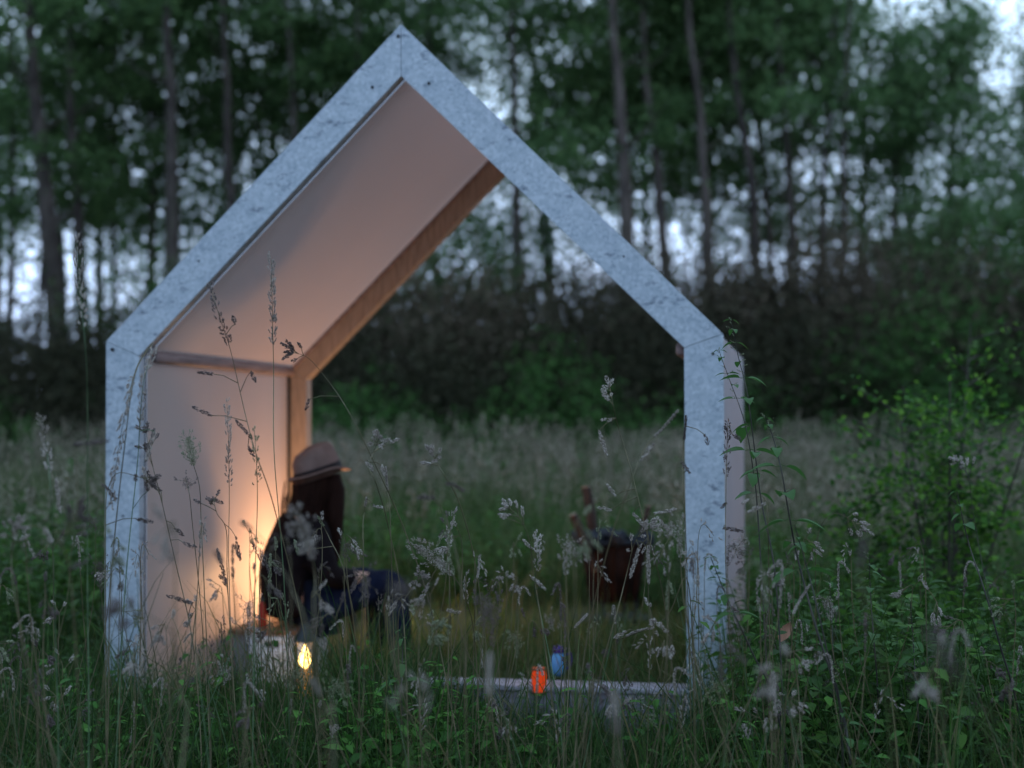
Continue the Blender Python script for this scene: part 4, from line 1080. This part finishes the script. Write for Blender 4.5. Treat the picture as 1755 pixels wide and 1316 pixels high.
# the grasses one can pick out: (pixels tip -> base), distance, kind, head length, seed material, stem, label, extra lobes
G = [
 ([(465,445),(467,540),(469,640),(470,780),(487,1000),(498,1310)],4.2,'brome',.26,'seed','gstem','tallest straight grass with thin pale head crossing the roof lining and wall',[],1.9),
 ([(360,488),(377,545),(395,600),(418,700),(438,775),(470,870),(520,1080),(545,1280)],4.0,'brome',.30,'seed_dark','straw','leaning grass with long purplish head in front of the lit wall',[(338,637,366,641),(398,540,404,555),(430,636,438,655),(330,697,362,712),(404,720,432,752),(425,765,436,782)],1.3),
 ([(131,415),(137,500),(146,590),(150,700),(150,1000),(152,1300)],3.6,'brome',.25,'seed','gstem','tall pale thin grass left of the shelter reaching above its left shoulder',[],1.6),
 ([(72,716),(80,770),(86,830),(90,900),(95,1100),(100,1300)],3.5,'brome',.22,'seed','gstem','pale thin grass at the left edge standing apart from the shelter',[(96,820,104,880)],1.5),
 ([(190,862),(203,770),(218,690),(236,625),(262,588),(232,640),(214,760),(190,1000),(185,1250)],3.8,'brome',.42,'seed','straw','grass bent over in a narrow arch across the left steel post',[],1.3),
 ([(262,600),(247,650),(240,720),(235,800),(215,1000),(200,1280)],3.9,'brome',.30,'seed','gstem','upright grass with loose head along the inner edge of the left post',[(265,740,250,790),(245,800,255,840)],1.2),
 ([(322,750),(330,790),(342,835),(345,900),(352,1050),(362,1290)],4.4,'fluffy',.13,'seed_green','straw','grass with thick greenish plume in front of the left wall lining',[],1.5),
 ([(318,820),(325,850),(330,900),(345,1050),(360,1290)],4.2,'fluffy',.07,'seed_dark','straw','short dark plume just left below the thick greenish plume',[],1.0),
 ([(389,692),(392,770),(393,860),(392,950),(396,1100),(402,1300)],4.6,'brome',.33,'seed','straw','thin upright grass with long narrow head in the middle of the lit wall',[],1.4),
 ([(436,738),(440,800),(441,870),(437,1000),(433,1290)],4.0,'brome',.20,'seed_green','gstem','delicate green branching grass beside the tallest straight grass',[],1.0),
 ([(250,740),(262,800),(275,850),(300,960),(330,1100),(345,1290)],4.1,'cock',.16,'seed_dark','straw','grass with clumped dark tufts near the left post inner edge',[(252,806,262,830),(258,828,276,842),(300,905,315,918),(315,930,336,938),(285,1020,330,1034)],1.2),
 ([(366,855),(372,880),(388,910),(390,1000),(402,1200),(410,1300)],4.1,'cock',.10,'seed_dark','straw','small tufted grass in front of the brightest part of the wall',[(365,856,382,862),(372,940,388,1000),(404,920,412,960),(376,985,388,1003)],1.0),
 ([(502,604),(530,615),(568,660),(600,710),(640,790),(690,900),(740,1050),(790,1310)],4.15,'cock',.06,'seed_dark','straw','long grass stem drooping to the left tip beside the back timber post',[(530,684,524,702)],1.6),
 ([(650,750),(640,775),(632,800),(645,830),(665,900),(690,1040),(700,1290)],4.0,'cock',.13,'seed','straw','grass with bright pale tufts just right of the hat',[(628,792,640,806),(654,798,660,816)],1.5),
 ([(661,800),(664,840),(668,872),(672,1000),(680,1290)],4.3,'spike',.12,'seed','straw','upright brown spike grass right of the long haired person',[],1.3),
 ([(628,852),(624,880),(622,905),(622,1000),(612,1290)],4.2,'spike',.07,'seed','straw','small pale spike beside the hair of the seated person',[(640,866,656,870)],1.0),
 ([(742,780),(752,798),(762,815),(790,870),(820,1000),(850,1290)],4.2,'cock',.07,'seed','straw','small tuft tip in front of the pale meadow right of the hat',[],1.1),
 ([(795,842),(775,830),(752,832),(740,850),(760,880),(790,1000),(800,1290)],3.2,'spike',.07,'seed_dark','straw','blurred arching grey grass head above the green weeds',[(716,852,745,852)],1.3),
 ([(870,868),(892,890),(908,930),(915,990),(930,1080),(958,1300)],4.1,'cock',.14,'seed','straw','pale tufted grass leaning left in the middle of the opening',[(896,925,912,940)],1.2),
 ([(921,918),(921,960),(916,1010),(928,1060),(952,1180),(965,1300)],4.15,'brome',.17,'seed','gstem','pale upright spiky grass in the middle of the opening',[(908,985,935,1010)],2.2),
 ([(776,880),(770,920),(768,960),(772,1040),(775,1290)],4.2,'brome',.13,'seed','straw','short pale spike left of the middle of the opening',[],1.6),
 ([(712,935),(740,955),(775,985),(800,1030),(815,1110),(822,1300)],4.1,'fluffy',.24,'seed','straw','big leaning purplish plume in the lower middle',[(735,1000,720,1030),(790,1050,765,1045)],1.3),
 ([(822,954),(820,980),(816,1006),(812,1100),(810,1290)],4.3,'spike',.09,'seed','straw','slim upright pale spike in the lower middle',[],1.2),
 ([(862,990),(848,992),(840,1010),(830,1060),(812,1290)],4.1,'spike',.06,'seed','straw','small hooked pale head in the lower middle',[],1.1),
 ([(1163,703),(1135,735),(1105,768),(1080,830),(1045,930),(1005,1100),(985,1300)],3.7,'spike',.12,'seed','straw','large brown spike leaning right beside the right post',[(1120,760,1098,790)],1.6),
 ([(1045,662),(1052,700),(1062,740),(1080,800),(1105,900),(1140,1040),(1165,1290)],4.2,'cock',.22,'seed','straw','tall loose tufted grass above the fire basket',[(1027,738,1040,780),(1040,830,1055,850),(1025,870,1048,874),(1085,880,1108,905),(1122,880,1160,872),(1130,890,1150,915)],1.2),
 ([(1115,905),(1090,925),(1075,980),(1060,1040),(1030,1150),(1000,1300)],4.0,'cock',.16,'seed','straw','bright tufted grass in front of the fire basket',[(1095,940,1080,990),(1110,940,1112,1000)],1.5),
 ([(1176,712),(1172,760),(1170,800),(1172,850),(1178,1000),(1185,1290)],4.0,'spike',.10,'seed_dark','straw','dark narrow spike against the right steel post',[(1168,792,1182,810),(1208,745,1214,762)],1.3),
 ([(1247,725),(1246,770),(1244,850),(1245,1000),(1262,1290)],4.1,'brome',.24,'seed_dark','straw','dark slender grass against the pink outer wall strip',[(1255,745,1270,752),(1240,905,1275,910),(1235,870,1245,862),(1252,1040,1270,1052)],1.5),
 ([(1272,863),(1292,852),(1312,855),(1316,900),(1318,1000),(1322,1290)],4.0,'spike',.055,'seed','straw','bright pale double tuft just right of the shelter',[(1282,878,1312,862)],1.9),
 ([(1388,1002),(1370,1030),(1357,1060),(1356,1090),(1368,1180),(1375,1300)],3.9,'spike',.16,'seed','straw','curved pale spike among the green weeds at right',[],1.2),
 ([(1007,1052),(985,1075),(975,1092),(975,1150),(970,1300)],4.2,'spike',.085,'seed','straw','curved white spike above the pale sill edge',[],1.5),
 ([(1118,1076),(1090,1082),(1065,1095),(1140,1060),(1180,1000),(1190,1290)],4.2,'spike',.10,'seed','straw','white spike lying sideways left of the right post foot',[(1052,1094,1072,1082)],1.4),
 ([(720,985),(705,1010),(690,1035),(682,1080),(690,1290)],4.1,'cock',.12,'seed','straw','pale tuft over the dark jeans of the seated person',[(680,1030,665,1055)],1.3),
 ([(512,885),(530,935),(540,990),(540,1060),(548,1290)],3.0,'fluffy',.12,'seed','straw','blurred whitish plume across the black jacket',[(525,940,512,948)],1.2),
 ([(545,885),(556,905),(566,925),(590,980),(610,1100),(620,1290)],4.1,'spike',.075,'seed_green','straw','small greenish spike on the dark back of the person',[(505,925,512,950)],.9),
 ([(205,1045),(245,1052),(285,1075),(300,1100),(310,1200),(312,1310)],2.5,'cock',.10,'seed_dark','straw','blurred dark purple tuft in front of the foot of the left post',[],1.6),
 ([(412,893),(440,915),(470,950),(500,1010),(530,1090),(560,1290)],2.7,'spike',.05,'seed_dark','straw','blurred reddish stem arching in front of the bright wall',[],1.0),
 ([(368,945),(392,985),(405,1040),(420,1290)],2.6,'spike',.05,'seed_dark','straw','blurred short reddish spike low in front of the wall',[],1.1),
 ([(840,1120),(838,1170),(842,1220),(846,1310)],2.4,'spike',.09,'seed','straw','blurred pale upright spike at the bottom left of the middle',[],1.9),
 ([(1052,1185),(1056,1230),(1060,1290),(1062,1330)],2.2,'spike',.10,'seed','straw','blurred pale upright spike at the bottom right of the middle',[],2.0),
 ([(700,1010),(665,1030),(690,1180),(700,1310)],2.0,'fluffy',.05,'seed_dark','straw','very blurred brownish plume low in the middle',[],1.6),
 ([(535,1165),(552,1200),(560,1225),(572,1320)],2.4,'spike',.06,'seed','straw','blurred pale spike beside the ground lantern',[],1.8),
 ([(1590,1075),(1630,1140),(1680,1230),(1700,1330)],1.5,'spike',.12,'seed_dark','straw','very blurred slanting dark spike near the lower right corner',[],1.4),
 ([(1480,925),(1475,1000),(1500,1100),(1530,1320)],2.0,'spike',.06,'seed_dark','straw','very blurred dark plume among the right weeds',[],1.2),
 ([(1478,905),(1430,880),(1400,930),(1400,1100),(1405,1290)],4.6,'cock',.12,'seed','straw','grey loose grass head below the green sapling',[],1.1),
 ([(1640,790),(1660,820),(1668,880),(1690,1000),(1752,1290)],5.0,'cock',.16,'seed','nstem','grey dead stem with curled tufts at the right edge',[],1.2),
 ([(30,905),(20,950),(25,1020),(60,1200),(70,1300)],3.3,'cock',.12,'seed','straw','pale drooping tuft at the lower left edge',[(75,905,90,930)],1.2),
 ([(135,880),(112,912),(92,915),(120,985),(140,1290)],3.0,'cock',.12,'seed_dark','straw','blurred brown tufts left of the left steel post',[(150,960,120,975),(185,755,128,762)],1.3),
 ([(262,820),(240,818),(205,810),(188,830),(180,900),(182,1290)],3.9,'cock',.15,'seed_dark','straw','tufts lying sideways across the lower left steel post',[(175,830,200,855),(232,888,262,895)],1.1),
]
rsg = np.random.RandomState(9)
for pts, d, kind, L, sm, stm, lab, lobes, fat in G:
    pw = []
    for i, (x, y) in enumerate(pts):
        pw.append(P(x, y, d + .10*math.sin(i*1.7 + pts[0][0]*.01)*(i > 0)))
    pw = extend_to_ground(pw)
    path = smooth(pw, 7)
    base = path[-1].copy()
    o = empty('seed_grass', base); tag(o, lab, 'grass stem', 'grass stems with seed heads in the foreground')
    loc = [p - base for p in path]
    gs, gh = Geo(), Geo()
    n = len(loc); gs.tube(loc, [.0007 + .0013*(i/n) for i in range(n)], 5, False)
    seedhead(gh, gs, loc, kind, L, rsg)
    if fat > 1.0:
        for _ in range(1 if fat < 1.8 else 2): seedhead(gh, gs, loc, kind, L, rsg)
    for (x0, y0, x1, y1) in lobes:
        a = P(x0, y0, d) - base; b = P(x1, y1, d) - base
        near = min(loc, key=lambda p: (p - b).length + .3*(p.z - b.z)); near2 = min(loc, key=lambda p: (p - a).length + .3*(p.z - a.z))
        if (near2 - a).length < (near - b).length: a, b, near = b, a, near2
        if (near - b).length > .008: gs.tube([near, near.lerp(b, .6) + Vector((0,0,.006)), b], [.0013,.0011,.0010], 4, False)
        lobe(gh, a, b, .012, 1.5)
    gs.build('stem', M[stm], o, True); gh.build('seed_head', M[sm], o)

# the countless other flowering grasses
R = np.random.RandomState(55)
gs, ghs = Geo(), {k: Geo() for k in ('seed','seed_dark','seed_green')}
cnt = 0
while cnt < 300:
    d = R.uniform(3.5, 5.5) if cnt > 12 else R.uniform(2.2, 3.2); x = R.uniform(-.43, .43) * d
    if in_shelter(np.array([x]), np.array([d]), .02)[0]: continue
    pxx = 877.5 + x/d*FPX
    # stalks reach lower in the picture in front of the wall and of the opening than beside it
    ymin = 900 if (pxx < 900) else 930
    if 600 < pxx < 1200: ymin = 900
    if 640 < pxx < 720: ymin = 980
    ytip = R.uniform(ymin, 1240)
    tip = P(pxx, ytip, d)
    if tip.z < .25: continue
    bx = R.normal()*.20; by = R.uniform(-.15, .15)
    base = Vector((tip.x + bx, tip.y + by, float(ground_z(tip.x, tip.y))))
    mid = base.lerp(tip, .6) + Vector((-bx*.25, 0, .04)); sg = R.uniform(-1, 1)
    bend = tip + Vector((sg*.05, R.uniform(-.03,.03), -.015))
    path = smooth([bend, tip, mid, base], 7)
    kind = R.choice(['cock','spike','brome','fluffy'], p=[.36,.26,.28,.10]); sm = R.choice(['seed','seed_dark','seed_green'], p=[.55,.3,.15])
    gs.tube(path, [.0007 + .0011*(i/len(path)) for i in range(len(path))], 4, False)
    seedhead(ghs[sm], gs, path, kind, R.uniform(.06,.14), R); cnt += 1
tag(gs.build('grass_stems', M['straw']), 'straw-coloured grass stems crowding the foreground', 'grass', kind='stuff')
for k, gg in ghs.items():
    tag(gg.build('grass_seed_heads', M[k]), {'seed':'pale','seed_dark':'dark','seed_green':'greenish'}[k] + ' seed heads crowding the foreground grass', 'grass', kind='stuff')
# bare straw and green stems
g1, g2 = Geo(), Geo()
for k in range(110):
    d = R.uniform(3.2, 5.8); x = R.uniform(-.43,.43)*d
    if in_shelter(np.array([x]), np.array([d]), .02)[0]: continue
    h = R.uniform(.35,.75); l = R.uniform(-.3,.3)
    z = float(ground_z(x, d)); (g1 if k % 3 else g2).tube([(x,d,z),(x+l*h*.35,d+R.uniform(-.05,.05),z+h*.5),(x+l*h,d+R.uniform(-.1,.1),z+h)], [.0022,.0018,.0008], 4, False)
tag(g1.build('bare_green_stems', M['gstem']), 'bare green stems between the foreground grass', 'grass', kind='stuff')
tag(g2.build('bare_straw_stems', M['straw']), 'bare straw stems between the foreground grass', 'grass', kind='stuff')

# ------------------------------------------------------------------ nettle plants at the right
def nettle_leaf_mesh(seed, L=1.0):
    rs = np.random.RandomState(seed); n = 9; V = []; F = []
    for i in range(n + 1):
        t = i/n; w = .27*math.sin(math.pi*t**.62)**.85*(1 if i not in (0, n) else 0) + (.012 if i == 0 else 0)
        ser = .030*(i % 2) if 0 < i < n else 0
        z = -.30*t**2.2
        V += [(t, -w-ser, z + w*.35), (t, 0, z), (t, w+ser, z + w*.35)]
    for i in range(n):
        a = i*3; F += [(a, a+1, a+4, a+3), (a+1, a+2, a+5, a+4)]
    g = Geo(); g.add(V, F); g.tube([(-.22,0,.03),(0,0,0)], [.012,.015], 4, False)
    return g.mesh('leaf', M['nettle'], True)
NL = [nettle_leaf_mesh(1), nettle_leaf_mesh(2)]
def nettle(pts, d, label, leaves, rad=.0028, Lf=(.05,.085), flower=True):
    pw = extend_to_ground([P(x, y, d + .05*math.sin(i*2)) for i, (x, y) in enumerate(pts)]); path = smooth(pw, 6); base = path[-1].copy()
    o = empty('nettle', base); tag(o, label, 'nettle plant', 'nettles and willowherb right of the shelter')
    loc = [p - base for p in path]; n = len(loc); g = Geo(); g.tube(loc, [rad*(.35 + .75*i/n) for i in range(n)], 6, False); g.build('stem', M['nstem'], o, True)
    # leaf nodes down the stem in crossed pairs
    acc = 0; nxt = .012; k = 0; gap = .03
    for a, b in zip(loc[:-1], loc[1:]):
        acc += (b-a).length
        while acc > nxt and k < leaves:
            s_ = (k*math.pi/2 + random.uniform(-.3,.3)); L = random.uniform(*Lf)*min(1, .30 + k*.13)
            for sgn in (0, math.pi):
                if random.random() < .08: continue
                l = link('leaf', NL[k % 2], o); az = s_ + sgn
                l.location = a + Vector((math.cos(az), math.sin(az), 0))*L*.2; l.scale = (L, L*random.uniform(.8,1.05), L)
                l.rotation_euler = (random.uniform(-.25,.25), random.uniform(-.15,.45), az)
            gap = min(.085, gap*1.22); nxt += gap; k += 1
    if flower:
        g = Geo()
        for k in range(10):
            p = loc[min(n-1, k)]; az = random.uniform(0, 6.28); e_ = p + Vector((math.cos(az)*.02, math.sin(az)*.02, .008)); lobe(g, p, e_, .005, .8, .004, .002)
        tag(g.build('flower_tassels', M['seed_green'], o), kind='stuff')
nettle([(1253,548),(1265,610),(1280,670),(1292,760),(1305,860),(1330,1000),(1345,1290)], 4.3, 'tallest nettle rising right in front of the right shoulder of the shelter', 9)
nettle([(1232,600),(1250,650),(1275,720),(1290,800),(1300,900),(1322,1290)], 4.5, 'slender nettle in front of the pink wall strip, leaning right', 9)
nettle([(1310,712),(1325,750),(1340,810),(1352,880),(1368,960),(1400,1080),(1445,1230)], 4.1, 'nettle with drooping leaves on dark stem just right of the shelter', 9, .0038, (.06,.095))
nettle([(1218,955),(1240,1010),(1262,1060),(1290,1120),(1331,1215)], 4.0, 'short nettle on dark stem leaning across the foot of the right post', 5, .0032)
nettle([(1362,900),(1385,980),(1405,1060),(1425,1150),(1440,1220)], 3.9, 'dark bare-stemmed nettle in the middle of the right weeds', 3, .0035, flower=False)
nettle([(1640,842),(1660,930),(1690,1020),(1715,1110),(1745,1220)], 4.4, 'dark leaning nettle stem near the right edge below the sapling', 4, .004, flower=False)
nettle([(1490,950),(1492,1020),(1498,1100),(1505,1200)], 4.6, 'upright nettle below the left side of the sapling', 8, .003, (.06,.09))
nettle([(1420,980),(1425,1050),(1428,1120),(1435,1250)], 4.8, 'leafy nettle between two dark stems right of the shelter', 8, .003, (.06,.09))
nettle([(1560,1030),(1565,1100),(1570,1180),(1575,1260)], 4.4, 'low nettle below the right side of the sapling', 6, .003, (.06,.09))
nettle([(690,1075),(690,1120),(688,1180),(690,1280)], 4.3, 'low bright nettle at the right of the ground lantern', 5, .003, (.06,.09), False)
nettle([(1440,1210),(1450,1240),(1455,1290),(1460,1320)], 3.9, 'lowest bright leafy nettle at the bottom right', 5, .003, (.05,.075), False)
# the dry curled leaf caught in the weeds
g = Geo(); dl = P(1336, 1080, 4.5); V = []
for i in range(7):
    t = i/6; w = .019*math.sin(math.pi*min(1,max(0,t*.9+.08))); V += [(t*.006-w, 0, t*.07), (t*.006, .008, t*.07), (t*.006+w, 0, t*.07)]
g.add(V, [f for i in range(6) for f in ((i*3,i*3+1,i*3+4,i*3+3),(i*3+1,i*3+2,i*3+5,i*3+4))])
o = g.build('dry_leaf', M['leaf_dry'], smooth=True); o.location = dl - Vector((0,0,.035)); o.rotation_euler = (0, .45, 0)
tag(o, 'curled pinkish dry leaf caught in the green weeds right of the shelter', 'leaf')

# ------------------------------------------------------------------ green sapling at the right
sb = P(1625, 1100, 7.0); sbz = float(ground_z(sb.x, sb.y))
sap = empty('sapling', (sb.x, sb.y, sbz)); tag(sap, 'bushy bright green sapling standing in the meadow at the right', 'sapling')
rs = np.random.RandomState(12)
g = Geo(); ends = []
for k in range(15):
    a = rs.uniform(0, 6.28); r = rs.uniform(.15,.55); h = (rs.uniform(1.05,1.7) if k else 1.8) if k < 8 else rs.uniform(.5, 1.0)
    p1 = Vector((math.cos(a)*r*.4, math.sin(a)*r*.4, h*.4)); p2 = Vector((math.cos(a)*r, math.sin(a)*r, h))
    g.tube([(0,0,0), p1, p2], [.012,.008,.003], 5, False)
    for j in range(10):
        t = rs.uniform(.2,1); q0 = p1.lerp(p2, t) if t > .4 else Vector((0,0,0)).lerp(p1, t/.4); b = rs.uniform(0,6.28); L = rs.uniform(.15,.42)
        q1 = q0 + Vector((math.cos(b)*L, math.sin(b)*L, L*rs.uniform(.1,.6))); g.tube([q0, q0.lerp(q1,.5)+Vector((0,0,.02)), q1], [.004,.003,.0012], 3, False); ends.append((q0, q1))
g.build('trunk', M['bark'], sap, True)
g = Geo(); C = []; D = []
for q0, q1 in ends:
    for j in range(30):
        t = rs.uniform(.2,1.05); p = q0.lerp(q1, t); C.append(p + Vector(rs.normal(size=3)*.035)); D.append((q1-q0).normalized() + Vector(rs.normal(size=3)*.7))
C = np.array([tuple(c) for c in C]); D = np.array([tuple(c) for c in D]); nn = rs.normal(size=C.shape)*.5; nn[:,2] += 1
L = rs.uniform(.028,.052,len(C)); g.leaves(C, D, nn, L, L*.68, .15); g.build('crown', M['sapling'], sap)
